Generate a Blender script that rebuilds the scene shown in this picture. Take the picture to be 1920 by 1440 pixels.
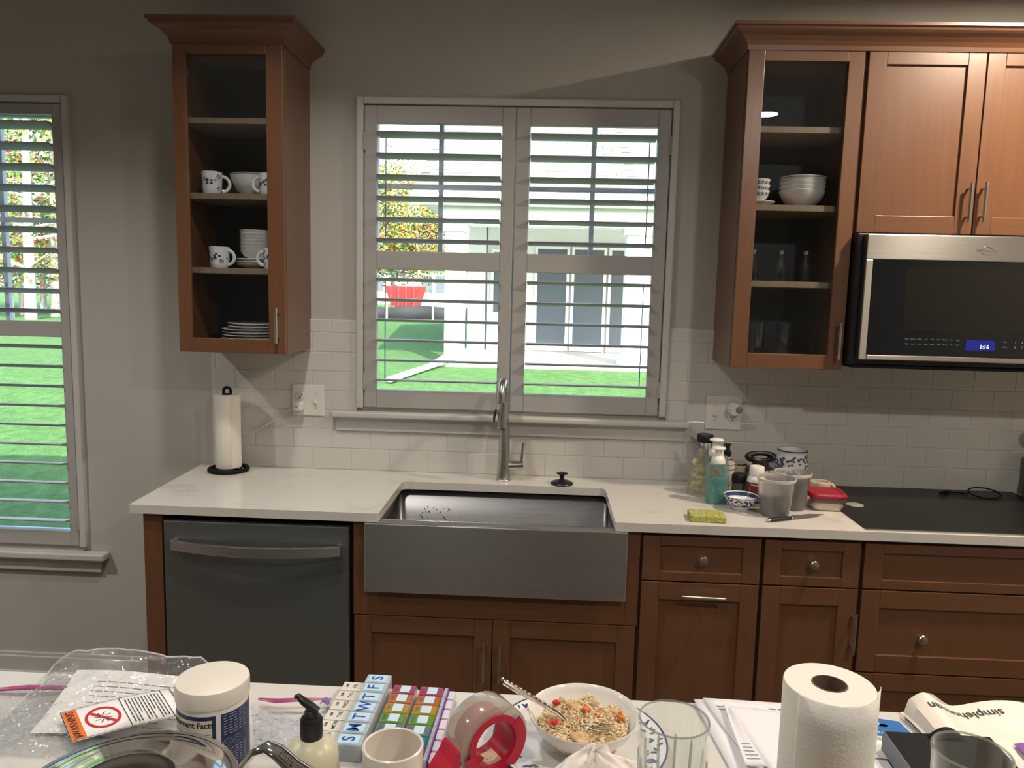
import bpy, math, random
from mathutils import Vector, Matrix
from mathutils import noise as mnoise
random.seed(7)
for o in list(bpy.data.objects):
    bpy.data.objects.remove(o)
S = bpy.context.scene
COL = S.collection
PI = math.pi

# ------------------------------------------------------------------ camera
cd = bpy.data.cameras.new('camera')
cam = bpy.data.objects.new('camera', cd)
COL.objects.link(cam)
cd.sensor_fit = 'HORIZONTAL'
cd.sensor_width = 36.0
cd.lens = 1428.31 / 1920 * 36.0
cd.clip_start = 0.02
cd.clip_end = 300
_fw = Vector((-0.04068646, 0.99211321, -0.11855795)).normalized()
_r = Vector((0.99873177, 0.04390298, 0.02464509)).normalized()
_u = _r.cross(_fw).normalized()
cam.matrix_world = Matrix(((_r.x, _u.x, -_fw.x, 1.1303), (_r.y, _u.y, -_fw.y, -2.9133),
                           (_r.z, _u.z, -_fw.z, 1.6193), (0, 0, 0, 1)))
S.camera = cam

# ------------------------------------------------------------------ sky, sun, exposure
SUN_DIR = Vector((0.46, -1.20, 1.0)).normalized()      # towards the sun
world = bpy.data.worlds.new('sky')
S.world = world
world.use_nodes = True
wn = world.node_tree.nodes
bg = wn['Background']
sky = wn.new('ShaderNodeTexSky')
sky.sky_type = 'NISHITA'
sky.sun_disc = False
sky.sun_elevation = math.asin(SUN_DIR.z)
sky.sun_rotation = math.atan2(SUN_DIR.x, SUN_DIR.y)
sky.air_density = 1.0
sky.dust_density = 2.5
world.node_tree.links.new(sky.outputs[0], bg.inputs[0])
bg.inputs[1].default_value = 0.95
sl = bpy.data.lights.new('sun', 'SUN')
sl.energy = 13.0
sl.color = (1.0, 0.95, 0.86)
sl.angle = 0.01
sun = bpy.data.objects.new('sun', sl)
COL.objects.link(sun)
sun.rotation_euler = (-SUN_DIR).to_track_quat('-Z', 'Y').to_euler()
sun.location = (6, -6, 12)
S.view_settings.view_transform = 'Standard'
S.view_settings.look = 'None'
S.view_settings.gamma = 1.0
S.view_settings.use_curve_mapping = False
S.view_settings.exposure = 0.0
CEIL_WATTS = 11.0
SPREAD = math.radians(140)
CEIL_COL = (1.0, 0.93, 0.84)
WARM_COL = (1.0, 0.82, 0.62)

# ------------------------------------------------------------------ object helpers
def wloc(o):
    v = Vector((0, 0, 0))
    while o is not None:
        v = v + o.location
        o = o.parent
    return v

def props(o, label=None, cat=None, group=None, kind=None):
    if label: o['label'] = label
    if cat: o['category'] = cat
    if group: o['group'] = group
    if kind: o['kind'] = kind
    return o

def thing(name, label, cat, loc, rotz=0.0, group=None, kind=None):
    o = bpy.data.objects.new(name, None)
    COL.objects.link(o)
    o.empty_display_size = 0.05
    o.location = loc
    o.rotation_euler = (0, 0, rotz)
    props(o, label, cat, group, kind)
    return o

def copy_tree(o, parent=None, label=None):
    c = o.copy()
    COL.objects.link(c)
    if parent is not None:
        c.parent = parent
    if label: c['label'] = label
    for ch in [x for x in COL.objects if x.parent is o]:
        copy_tree(ch, c)
    return c

class MB:
    """collects geometry, then links it as one mesh object"""
    def __init__(s):
        s.v = []; s.f = []; s.mi = []; s.sm = []
    def add(s, verts, faces, M=None, mi=0, smooth=False):
        k = len(s.v)
        if M is None: s.v += [tuple(p) for p in verts]
        else: s.v += [tuple(M @ Vector(p)) for p in verts]
        for f in faces:
            s.f.append([i + k for i in f]); s.mi.append(mi); s.sm.append(smooth)
        return s
    def box(s, x0, x1, y0, y1, z0, z1, M=None, mi=0):
        v = [(x0,y0,z0),(x1,y0,z0),(x1,y1,z0),(x0,y1,z0),(x0,y0,z1),(x1,y0,z1),(x1,y1,z1),(x0,y1,z1)]
        f = [(0,3,2,1),(4,5,6,7),(0,1,5,4),(1,2,6,5),(2,3,7,6),(3,0,4,7)]
        return s.add(v, f, M, mi)
    def lathe(s, prof, n=32, M=None, mi=0, smooth=True, sx=1.0, sy=1.0, cap0=True, cap1=True, a0=0.0, a1=2*PI):
        full = abs(a1 - a0 - 2*PI) < 1e-6
        m = n if full else n + 1
        v = []; f = []
        for r, z in prof:
            for i in range(m):
                a = a0 + (a1 - a0) * i / n
                v.append((r*math.cos(a)*sx, r*math.sin(a)*sy, z))
        for j in range(len(prof)-1):
            for i in range(n):
                i2 = (i+1) % m
                f.append((j*m+i, j*m+i2, (j+1)*m+i2, (j+1)*m+i))
        s.add(v, f, M, mi, smooth)
        if full:
            if cap0 and prof[0][0] > 1e-5: s.add(v[:m], [tuple(range(m))[::-1]], M, mi)
            if cap1 and prof[-1][0] > 1e-5: s.add(v[-m:], [tuple(range(m))], M, mi)
        return s
    def tube(s, pts, rad, n=10, M=None, mi=0, cap=True, flat=1.0, up=(0,0,1)):
        pts = [Vector(p) for p in pts]
        if not isinstance(rad, (list, tuple)): rad = [rad]*len(pts)
        v = []; f = []
        prevn = None
        for i, p in enumerate(pts):
            t = (pts[min(i+1, len(pts)-1)] - pts[max(i-1, 0)]).normalized()
            if prevn is None:
                u = Vector(up)
                if abs(t.dot(u)) > 0.95: u = Vector((1, 0, 0))
                nn = (u - t*u.dot(t)).normalized()
            else:
                nn = (prevn - t*prevn.dot(t)).normalized()
            prevn = nn
            b = t.cross(nn)
            for k in range(n):
                a = 2*PI*k/n
                v.append(p + nn*math.cos(a)*rad[i]*flat + b*math.sin(a)*rad[i])
        for i in range(len(pts)-1):
            for k in range(n):
                k2 = (k+1) % n
                f.append((i*n+k, i*n+k2, (i+1)*n+k2, (i+1)*n+k))
        s.add(v, f, M, mi, True)
        if cap:
            s.add(v[:n], [tuple(range(n))[::-1]], M, mi)
            s.add(v[-n:], [tuple(range(n))], M, mi)
        return s
    def cyl(s, p0, p1, r, n=16, r1=None, M=None, mi=0):
        return s.tube([p0, p1], [r, r if r1 is None else r1], n, M, mi)
    def prism(s, poly, z0, z1, M=None, mi=0, smooth=False):
        n = len(poly)
        v = [(x, y, z0) for x, y in poly] + [(x, y, z1) for x, y in poly]
        s.add(v, [tuple(range(n))[::-1], tuple(range(n, 2*n))], M, mi)
        return s.add(v, [(i, (i+1) % n, n+(i+1) % n, n+i) for i in range(n)], M, mi, smooth)
    def grid(s, fn, nu, nv, M=None, mi=0, smooth=True, thick=0.0):
        v = [fn(i/nu, j/nv) for j in range(nv+1) for i in range(nu+1)]
        w = nu+1
        f = [(j*w+i, j*w+i+1, (j+1)*w+i+1, (j+1)*w+i) for j in range(nv) for i in range(nu)]
        return s.add(v, f, M, mi, smooth)
    def sphere(s, c, r, nu=14, nv=8, sc=(1, 1, 1), M=None, mi=0):
        prof = [(max(1e-4, r*math.sin(PI*j/nv)), -r*math.cos(PI*j/nv)) for j in range(nv+1)]
        T = Matrix.Translation(c) @ Matrix.Diagonal((sc[0], sc[1], sc[2], 1))
        if M is not None: T = M @ T
        return s.lathe(prof, nu, T, mi)
    def mesh(s, name, mats, origin=None, sharp=None):
        me = bpy.data.meshes.new(name)
        v = s.v if origin is None else [(p[0]-origin.x, p[1]-origin.y, p[2]-origin.z) for p in s.v]
        me.from_pydata(v, [], s.f)
        if not isinstance(mats, (list, tuple)): mats = [mats]
        for m in mats: me.materials.append(m)
        me.polygons.foreach_set('material_index', s.mi)
        me.polygons.foreach_set('use_smooth', s.sm)
        me.update()
        if any(s.sm): me.set_sharp_from_angle(angle=math.radians(42 if sharp is None else sharp))
        return me
    def build(s, name, mats, parent=None, absolute=False, bevel=0.0, loc=None, label=None, kind=None, sharp=None, solid=0.0, seg=2):
        """absolute=True: vertices are world positions, re-based on the parent's origin (or loc)"""
        org = None
        if absolute:
            org = wloc(parent) if parent is not None else Vector(loc if loc is not None else (0, 0, 0))
        me = s.mesh(name, mats, org, sharp)
        o = bpy.data.objects.new(name, me)
        COL.objects.link(o)
        if parent is not None: o.parent = parent
        if loc is not None and parent is None: o.location = loc
        if solid:
            md = o.modifiers.new('solid', 'SOLIDIFY'); md.thickness = solid; md.offset = 0
        if bevel:
            md = o.modifiers.new('bevel', 'BEVEL'); md.width = bevel; md.segments = seg
            md.limit_method = 'ANGLE'; md.angle_limit = math.radians(50)
            md.harden_normals = False
        props(o, label, None, None, kind)
        return o

def place(me, name, parent, loc, rot=None, kind=None):
    o = bpy.data.objects.new(name, me)
    COL.objects.link(o)
    o.parent = parent
    o.location = loc
    if rot is not None: o.rotation_euler = rot
    if kind: o['kind'] = kind
    return o

def struct(name, mb, mat, bevel=0.0, loc=None):
    o = mb.build(name, mat, bevel=bevel, loc=loc, absolute=True)
    o['kind'] = 'structure'
    return o

_tcache = {}
def text_geo(txt, size, bold=0.0, spacing=1.0):
    """flat glyph geometry of the built-in font, centred on the origin in x/y"""
    key = (txt, round(size, 5), bold, spacing)
    if key in _tcache: return _tcache[key]
    cu = bpy.data.curves.new('t', 'FONT')
    cu.body = txt; cu.size = size; cu.resolution_u = 3
    cu.offset = bold*size; cu.space_character = spacing
    cu.align_x = 'CENTER'; cu.align_y = 'CENTER'
    ob = bpy.data.objects.new('t', cu)
    COL.objects.link(ob)
    dg = bpy.context.evaluated_depsgraph_get()
    me = bpy.data.meshes.new_from_object(ob.evaluated_get(dg))
    v = [tuple(p.co) for p in me.vertices]
    f = [tuple(p.vertices) for p in me.polygons]
    bpy.data.objects.remove(ob); bpy.data.curves.remove(cu); bpy.data.meshes.remove(me)
    _tcache[key] = (v, f)
    return v, f

def frame(origin, right, up):
    """matrix whose x runs along right, y along up, z out of the page"""
    r = Vector(right).normalized(); u = Vector(up).normalized(); n = r.cross(u)
    return Matrix(((r.x, u.x, n.x, origin[0]), (r.y, u.y, n.y, origin[1]), (r.z, u.z, n.z, origin[2]), (0, 0, 0, 1)))

def put_text(mb, txt, size, M, mi=0, bold=0.0, spacing=1.0, sx=1.0, wrap=None):
    v, f = text_geo(txt, size, bold, spacing)
    if wrap is None:
        mb.add([(p[0]*sx, p[1], 0) for p in v], f, M, mi)
    else:                                            # wrap = (radius, angle of the centre, height)
        R, a0, zc = wrap
        mb.add([(R*math.sin(a0 + p[0]*sx/R), -R*math.cos(a0 + p[0]*sx/R), zc + p[1]) for p in v], f, M, mi)
    return mb

# ------------------------------------------------------------------ materials
def pm(name, col, rough=0.5, metal=0.0, var=None, bump=None, coat=0.0, alpha=None, spec=0.5, scale=None,
       trans=0.0, ior=1.45, emit=None, sss=0.0, aniso=0.0):
    m = bpy.data.materials.new(name)
    m.use_nodes = True
    n = m.node_tree.nodes; l = m.node_tree.links
    b = n['Principled BSDF']
    b.inputs['Base Color'].default_value = (*col, 1)
    b.inputs['Roughness'].default_value = rough
    b.inputs['Metallic'].default_value = metal
    b.inputs['Specular IOR Level'].default_value = spec
    b.inputs['IOR'].default_value = ior
    b.inputs['Coat Weight'].default_value = coat
    b.inputs['Coat Roughness'].default_value = 0.08
    b.inputs['Transmission Weight'].default_value = trans
    if sss:
        b.inputs['Subsurface Weight'].default_value = sss
        b.inputs['Subsurface Radius'].default_value = (0.01, 0.008, 0.006)
    if emit:
        b.inputs['Emission Color'].default_value = (*emit[0], 1)
        b.inputs['Emission Strength'].default_value = emit[1]
    if alpha is not None: b.inputs['Alpha'].default_value = alpha
    tc = n.new('ShaderNodeTexCoord')
    src = tc.outputs['Object']
    if scale is not None:
        mp = n.new('ShaderNodeMapping'); mp.inputs['Scale'].default_value = scale
        l.new(src, mp.inputs['Vector']); src = mp.outputs['Vector']
    if var:
        sc, amt = var[0], var[1]
        t = n.new('ShaderNodeTexNoise'); t.inputs['Scale'].default_value = sc
        t.inputs['Detail'].default_value = 5; t.inputs['Roughness'].default_value = 0.6
        l.new(src, t.inputs['Vector'])
        cr = n.new('ShaderNodeValToRGB')
        c2 = var[2] if len(var) > 2 else tuple(max(0, c*(1-amt)) for c in col)
        cr.color_ramp.elements[0].position = var[3] if len(var) > 3 else 0.35
        cr.color_ramp.elements[1].position = var[4] if len(var) > 4 else 0.65
        cr.color_ramp.elements[0].color = (*c2, 1)
        cr.color_ramp.elements[1].color = (*tuple(min(1, c*(1+amt*0.5)) for c in col), 1)
        l.new(t.outputs['Fac'], cr.inputs['Fac'])
        l.new(cr.outputs['Color'], b.inputs['Base Color'])
    if bump:
        t = n.new('ShaderNodeTexNoise'); t.inputs['Scale'].default_value = bump[0]
        t.inputs['Detail'].default_value = 4
        l.new(src, t.inputs['Vector'])
        bp = n.new('ShaderNodeBump'); bp.inputs['Strength'].default_value = bump[1]
        bp.inputs['Distance'].default_value = bump[2] if len(bump) > 2 else 0.002
        l.new(t.outputs['Fac'], bp.inputs['Height'])
        l.new(bp.outputs['Normal'], b.inputs['Normal'])
    return m

def wood(name, col, dark, axis='z', rough=0.38):
    sc = {'z': (34, 34, 2.2), 'x': (2.2, 34, 34), 'y': (34, 2.2, 34)}[axis]
    m = pm(name, col, rough, var=(1.6, 0.14, dark, 0.25, 0.78), scale=sc, bump=(3, 0.05, 0.001), coat=0.45)
    m.node_tree.nodes['Principled BSDF'].inputs['Coat Roughness'].default_value = 0.28
    return m

def clear(name, tint=(1, 1, 1), rough=0.0, ior=1.45, gloss=(1, 1, 1), bump=None, body=None, wt=0.0):
    """thin sheet of glass or film: transparent with a fresnel mirror on top; body adds a share of plain diffuse"""
    m = bpy.data.materials.new(name); m.use_nodes = True
    n = m.node_tree.nodes; l = m.node_tree.links
    n.remove(n['Principled BSDF'])
    out = n['Material Output']
    tr = n.new('ShaderNodeBsdfTransparent'); tr.inputs[0].default_value = (*tint, 1)
    gl = n.new('ShaderNodeBsdfGlossy'); gl.inputs['Roughness'].default_value = rough; gl.inputs[0].default_value = (*gloss, 1)
    fr = n.new('ShaderNodeFresnel')
    ge = n.new('ShaderNodeNewGeometry'); ma = n.new('ShaderNodeMath'); ma.operation = 'MULTIPLY_ADD'   # same mirror strength from both sides of the sheet
    ma.inputs[1].default_value = 1/ior - ior; ma.inputs[2].default_value = ior
    l.new(ge.outputs['Backfacing'], ma.inputs[0]); l.new(ma.outputs[0], fr.inputs[0])
    mx = n.new('ShaderNodeMixShader')
    base = tr.outputs[0]
    if body is not None:
        df = n.new('ShaderNodeBsdfDiffuse'); df.inputs[0].default_value = (*body, 1)
        tl = n.new('ShaderNodeBsdfTranslucent'); tl.inputs[0].default_value = (*body, 1)
        mm = n.new('ShaderNodeMixShader'); mm.inputs[0].default_value = 0.5
        l.new(df.outputs[0], mm.inputs[1]); l.new(tl.outputs[0], mm.inputs[2])
        m2 = n.new('ShaderNodeMixShader'); m2.inputs[0].default_value = wt
        l.new(tr.outputs[0], m2.inputs[1]); l.new(mm.outputs[0], m2.inputs[2])
        base = m2.outputs[0]
    l.new(fr.outputs[0], mx.inputs[0]); l.new(base, mx.inputs[1]); l.new(gl.outputs[0], mx.inputs[2])
    l.new(mx.outputs[0], out.inputs[0])
    if bump:
        tc = n.new('ShaderNodeTexCoord'); t = n.new('ShaderNodeTexNoise'); t.inputs['Scale'].default_value = bump[0]
        t.inputs['Detail'].default_value = 3
        l.new(tc.outputs['Object'], t.inputs['Vector'])
        bp = n.new('ShaderNodeBump'); bp.inputs['Strength'].default_value = bump[1]; bp.inputs['Distance'].default_value = 0.01
        l.new(t.outputs['Fac'], bp.inputs['Height'])
        l.new(bp.outputs['Normal'], gl.inputs['Normal']); l.new(bp.outputs['Normal'], fr.inputs['Normal'])
    return m

WALL = pm('wall_paint', (0.46, 0.445, 0.41), 0.85, bump=(160, 0.06, 0.001))
CEILM = pm('ceiling_paint', (0.66, 0.67, 0.67), 0.9)
WHITE = pm('white_trim_paint', (0.56, 0.545, 0.52), 0.42)
SHUT = pm('shutter_white', (0.41, 0.40, 0.39), 0.42)
TILE = pm('white_tile_glaze', (0.60, 0.585, 0.55), 0.16, bump=(9, 0.06, 0.003))
GROUT = pm('grout', (0.57, 0.555, 0.52), 0.9)
FLOORM = wood('floor_oak', (0.13, 0.09, 0.06), (0.085, 0.058, 0.038), 'x', 0.45)
WOODV = wood('stained_maple_vertical', (0.152, 0.067, 0.032), (0.128, 0.055, 0.026), 'z')
WOODH = wood('stained_maple_horizontal', (0.152, 0.067, 0.032), (0.128, 0.055, 0.026), 'x')
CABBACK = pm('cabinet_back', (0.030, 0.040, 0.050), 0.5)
COOKG = pm('cooktop_glass', (0.012, 0.013, 0.012), 0.34, spec=0.22)
WOODIN = pm('cabinet_interior', (0.235, 0.175, 0.12), 0.5, var=(3, 0.1), scale=(20, 20, 1.5))
QUARTZ = pm('white_quartz', (0.60, 0.58, 0.545), 0.20, var=(7, 0.06, (0.53, 0.51, 0.48), 0.30, 0.44), coat=0.1)
def brushed(name, col, rough, aniso=0.8, metal=1.0):
    """steel brushed sideways: highlights smear up and down"""
    m = pm(name, col, rough, metal, var=(2.0, 0.08), scale=(1.5, 200, 200), bump=(3, 0.04, 0.0005))
    n = m.node_tree.nodes; b = n['Principled BSDF']
    tg = n.new('ShaderNodeTangent'); tg.direction_type = 'RADIAL'; tg.axis = 'Z'
    m.node_tree.links.new(tg.outputs[0], b.inputs['Tangent'])
    b.inputs['Anisotropic'].default_value = aniso
    b.inputs['Anisotropic Rotation'].default_value = 0.25
    return m
STEEL = brushed('brushed_steel', (0.57, 0.56, 0.55), 0.30)
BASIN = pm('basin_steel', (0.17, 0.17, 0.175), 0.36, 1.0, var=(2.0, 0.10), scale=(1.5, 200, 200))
STEELD = pm('dark_slate_steel', (0.20, 0.215, 0.21), 0.42, 0.75, var=(2.0, 0.06), scale=(1.5, 200, 200))
STEELV = pm('brushed_nickel', (0.56, 0.55, 0.53), 0.26, 1.0)
CHROME = pm('polished_steel', (0.72, 0.70, 0.67), 0.10, 1.0)
BLACKG = pm('black_glass', (0.006, 0.007, 0.009), 0.05, coat=0.3)
BLACKP = pm('black_plastic', (0.012, 0.012, 0.014), 0.35)
BLACKM = pm('black_matte', (0.008, 0.008, 0.009), 0.65, spec=0.2)
GLASS = clear('cabinet_glass', (0.95, 0.965, 0.975), 0.0, 1.5)
PANE = clear('window_glass', (0.93, 0.97, 0.96), 0.0, 1.45)
CLEARG = clear('clear_glassware', (0.96, 0.975, 0.97), 0.02, 1.6)
RIMG = clear('glass_rim', (0.74, 0.77, 0.76), 0.04, 1.9, body=(.62, .65, .64), wt=.25)
BAGF = clear('clear_bag_film', (0.95, 0.95, 0.95), 0.05, 1.8, bump=(45, 0.9), body=(.80, .80, .82), wt=.10)
WPLAS = pm('white_plastic', (0.74, 0.72, 0.68), 0.35)
CERAM = pm('white_porcelain', (0.78, 0.77, 0.74), 0.12, coat=0.2)
PAPER = pm('white_paper', (0.80, 0.79, 0.78), 0.85)
TOWEL = pm('paper_towel', (0.74, 0.71, 0.65), 0.95, bump=(260, 0.35, 0.002))
CARD = pm('brown_cardboard', (0.16, 0.11, 0.075), 0.9)
INK = pm('black_ink', (0.02, 0.02, 0.025), 0.7)
GREYINK = pm('grey_ink', (0.17, 0.17, 0.18), 0.8)
BLUEINK = pm('cobalt_blue_glaze', (0.035, 0.055, 0.16), 0.2)
WINK = pm('white_print', (0.75, 0.75, 0.75), 0.6)
# ================================================================== SETTING
XL, XR, YB, ZC = -2.7, 3.75, -6.2, 2.74
T = 0.16
# openings of the two windows (x0, x1, z0, z1)
W1 = (0.435, 1.575, 1.163, 2.302)
W2 = (-1.705, -0.715, 0.558, 2.290)
mb = MB()
def wallbox(x0, x1, z0, z1):
    mb.box(x0, x1, 0.0, T, z0, z1)
wallbox(XL, W2[0], -0.45, ZC); wallbox(W2[0], W2[1], -0.45, W2[2]); wallbox(W2[0], W2[1], W2[3], ZC)
wallbox(W2[1], W1[0], -0.45, ZC); wallbox(W1[0], W1[1], -0.45, W1[2]); wallbox(W1[0], W1[1], W1[3], ZC)
wallbox(W1[1], XR, -0.45, ZC)
wall_back = struct('wall_back', mb, WALL)
struct('wall_left', MB().box(XL-T, XL, YB, T, -0.45, ZC), WALL)
struct('wall_right', MB().box(XR, XR+T, YB, T, -0.45, ZC), WALL)
struct('wall_front', MB().box(XL-T, XR+T, YB-T, YB, -0.45, ZC), WALL)
struct('floor', MB().box(XL, XR, YB, 0.0, -0.08, 0.0), FLOORM)
struct('ceiling', MB().box(XL-T, XR+T, YB-T, T, ZC, ZC+0.12), CEILM)
rb = MB()      # gable roof of the house the kitchen is in
rb.add([(XL-1, T+0.25, ZC+0.10), (XR+2, T+0.25, ZC+0.10), (XR+2, YB-0.6, ZC+0.10), (XL-1, YB-0.6, ZC+0.10),
        (XL-1, -2.9, 4.55), (XR+2, -2.9, 4.55)],
       [(3, 2, 1, 0), (0, 1, 5, 4), (2, 3, 4, 5), (1, 2, 5), (3, 0, 4)])
struct('roof', rb, pm('roof_shingle_own', (0.10, 0.10, 0.10), 0.9))
bb = MB()
bb.box(XL, -0.155, -0.014, 0, 0, 0.083); bb.box(XL, -0.155, -0.008, 0, 0.083, 0.098); bb.box(XL, -0.155, -0.022, 0, 0, 0.02)
struct('baseboard_back', bb, WHITE, bevel=0.003)

# ---- windows: casing, sashes, muntins, panes
SASH = pm('window_vinyl', (0.62, 0.66, 0.70), 0.4)
def window(n, w, units, nv=1):
    x0, x1, z0, z1 = w
    t = thing('window_%d' % n, None, None, ((x0+x1)/2, 0.0, z0), kind='structure')
    c = 0.026
    for a in ((x0-c, x0, z0, z1+c), (x1, x1+c, z0, z1+c), (x0, x1, z1, z1+c)):
        MB().box(a[0], a[1], -0.022, 0.004, a[2], a[3]).build('casing', WHITE, t, True, bevel=0.004)
    # reveal lining
    for a in ((x0, x0+0.004, z0, z1), (x1-0.004, x1, z0, z1), (x0, x1, z0, z0+0.004), (x0, x1, z1-0.004, z1)):
        MB().box(a[0], a[1], 0.0, T, a[2], a[3]).build('jamb', WHITE, t, True)
    zm = (z0+z1)/2 + 0.01
    for u0, u1 in units:
        s = 0.030
        up = MB()
        up.box(u0, u0+s, 0.105, 0.135, zm, z1); up.box(u1-s, u1, 0.105, 0.135, zm, z1)
        up.box(u0+s, u1-s, 0.105, 0.135, z1-s, z1); up.box(u0+s, u1-s, 0.105, 0.135, zm-0.018, zm+0.018)
        upo = up.build('upper_sash', SASH, t, True, bevel=0.003)
        lo = MB()
        lo.box(u0, u0+s, 0.070, 0.100, z0, zm); lo.box(u1-s, u1, 0.070, 0.100, z0, zm)
        lo.box(u0+s, u1-s, 0.070, 0.100, z0, z0+0.040); lo.box(u0+s, u1-s, 0.070, 0.100, zm-0.018, zm+0.018)
        loo = lo.build('lower_sash', SASH, t, True, bevel=0.003)
        zc = (zm+z1)/2
        cuts = [u0+s+(u1-u0-2*s)*k/(nv+1) for k in range(nv+2)]
        for uc in cuts[1:-1]:
            MB().box(uc-0.009, uc+0.009, 0.108, 0.130, zm+0.018, z1-s).build('muntin', SASH, upo, True)
        MB().box(u0+s, u1-s, 0.110, 0.128, zc-0.009, zc+0.009).build('muntin', SASH, upo, True)
        for a, b in zip(cuts[:-1], cuts[1:]):
            for c0, c1 in ((zm+0.018, zc), (zc, z1-s)):
                MB().add([(a, .119, c0), (b, .119, c0), (b, .119, c1), (a, .119, c1)], [(0, 1, 2, 3)]).build('pane', PANE, upo, True)
        MB().add([(u0+s, .085, z0+.04), (u1-s, .085, z0+.04), (u1-s, .085, zm-.018), (u0+s, .085, zm-.018)], [(0, 1, 2, 3)]).build('pane', PANE, loo, True)
    if len(units) > 1:
        m0, m1 = units[0][1], units[1][0]
        MB().box(m0, m1, 0.06, 0.14, z0, z1).build('mullion', SASH, t, True)
    return t
window(1, W1, [(W1[0], 0.985), (1.025, W1[1])])
window(2, W2, [(W2[0], W2[1])], 2)
# sills (stool and apron)
def sill(n, x0, x1, z0, z1, ax0, ax1, az0):
    o = MB().box(x0, x1, -0.052, 0.0, z0, z1).build('trim_%d' % n, WHITE, None, True, bevel=0.007, loc=((x0+x1)/2, 0, az0), seg=3)
    o['kind'] = 'structure'
    MB().box(ax0, ax1, -0.020, 0.0, az0, z0).build('apron', WHITE, o, True, bevel=0.003)
sill(1, 0.318, 1.690, 1.128, 1.150, 0.328, 1.675, 1.072)
sill(2, -1.80, -0.602, 0.512, 0.540, -1.77, -0.632, 0.455)

# ---- plantation shutters
def louver_mesh(L, dep=0.086, th=0.011):
    b = MB(); n = 16
    ring = [(dep/2*math.cos(2*PI*k/n), th/2*math.sin(2*PI*k/n)) for k in range(n)]
    v = [(-L/2, p[0], p[1]) for p in ring] + [(L/2, p[0], p[1]) for p in ring]
    b.add(v, [(k, (k+1) % n, n+(k+1) % n, n+k) for k in range(n)], smooth=True)
    b.add(v[:n], [tuple(range(n))[::-1]]); b.add(v[n:], [tuple(range(n))])
    return b.mesh('louver', SHUT)
def shutter(x0, x1, z0, z1, ol, orr, zt, zm1, zm0, zb, nu, nl, tilt, label, hinge):
    """ol/orr: inner edges of the stiles, zt/zb: inner edges of top and bottom rail, zm0..zm1 the middle rail"""
    t = thing('plantation_shutter', label, 'shutter', ((x0+x1)/2, 0.0, z0), group='white plantation shutters')
    ya, yb = -0.014, 0.014
    for a, b in ((x0, ol), (orr, x1)):
        MB().box(a, b, ya, yb, z0, z1).build('stile', SHUT, t, True, bevel=0.003)
    for a, b in ((zt, z1), (zm0, zm1), (z0, zb)):
        MB().box(ol, orr, ya, yb, a, b).build('rail', SHUT, t, True, bevel=0.0025)
    me = louver_mesh(orr-ol-0.006)
    base = wloc(t)
    for zz0, zz1, n in ((zm1, zt, nu), (zb, zm0, nl)):
        pitch = (zz1-zz0)/n
        for k in range(n):
            z = zz0 + pitch*(k+0.5)
            place(me, 'louver', t, Vector(((ol+orr)/2, 0.0, z)) - base, (tilt, 0, 0))
    # slim tilt bar behind the louvers at the side
    xb = ol+0.020 if hinge < 0 else orr-0.020
    MB().box(xb-0.002, xb+0.002, 0.050, 0.054, zm1+0.03, zt-0.03).build('tilt_rod', SHUT, t, True)
    MB().box(xb-0.002, xb+0.002, 0.050, 0.054, zb+0.03, zm0-0.03).build('tilt_rod', SHUT, t, True)
    hx = x0 if hinge < 0 else x1
    for hz in (z0+0.10, z1-0.13):
        MB().cyl((hx, -0.018, hz-0.032), (hx, -0.018, hz+0.032), 0.005, 8).build('hinge', SHUT, t, True)
    return t
TILT = math.radians(-6)
shutter(0.439, 1.0005, 1.166, 2.298, 0.486, 0.952, 2.234, 1.767, 1.697, 1.235, 6, 6, TILT,
        'left white louvered shutter panel above the sink, behind the faucet', -1)
shutter(1.0045, 1.571, 1.166, 2.298, 1.056, 1.524, 2.234, 1.767, 1.697, 1.235, 6, 6, TILT,
        'right white louvered shutter panel above the sink, nearer the glass cabinet', 1)
shutter(-1.206, -0.719, 0.562, 2.286, -1.158, -0.757, 2.248, 1.465, 1.404, 0.622, 10, 10, math.radians(-12),
        'tall white louvered shutter panel at the left edge, looking onto trees and lawn', 1)
shutter(-1.701, -1.210, 0.562, 2.286, -1.655, -1.258, 2.248, 1.465, 1.404, 0.622, 10, 10, math.radians(-12),
        'tall white louvered shutter panel just outside the left picture edge', -1)

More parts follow.
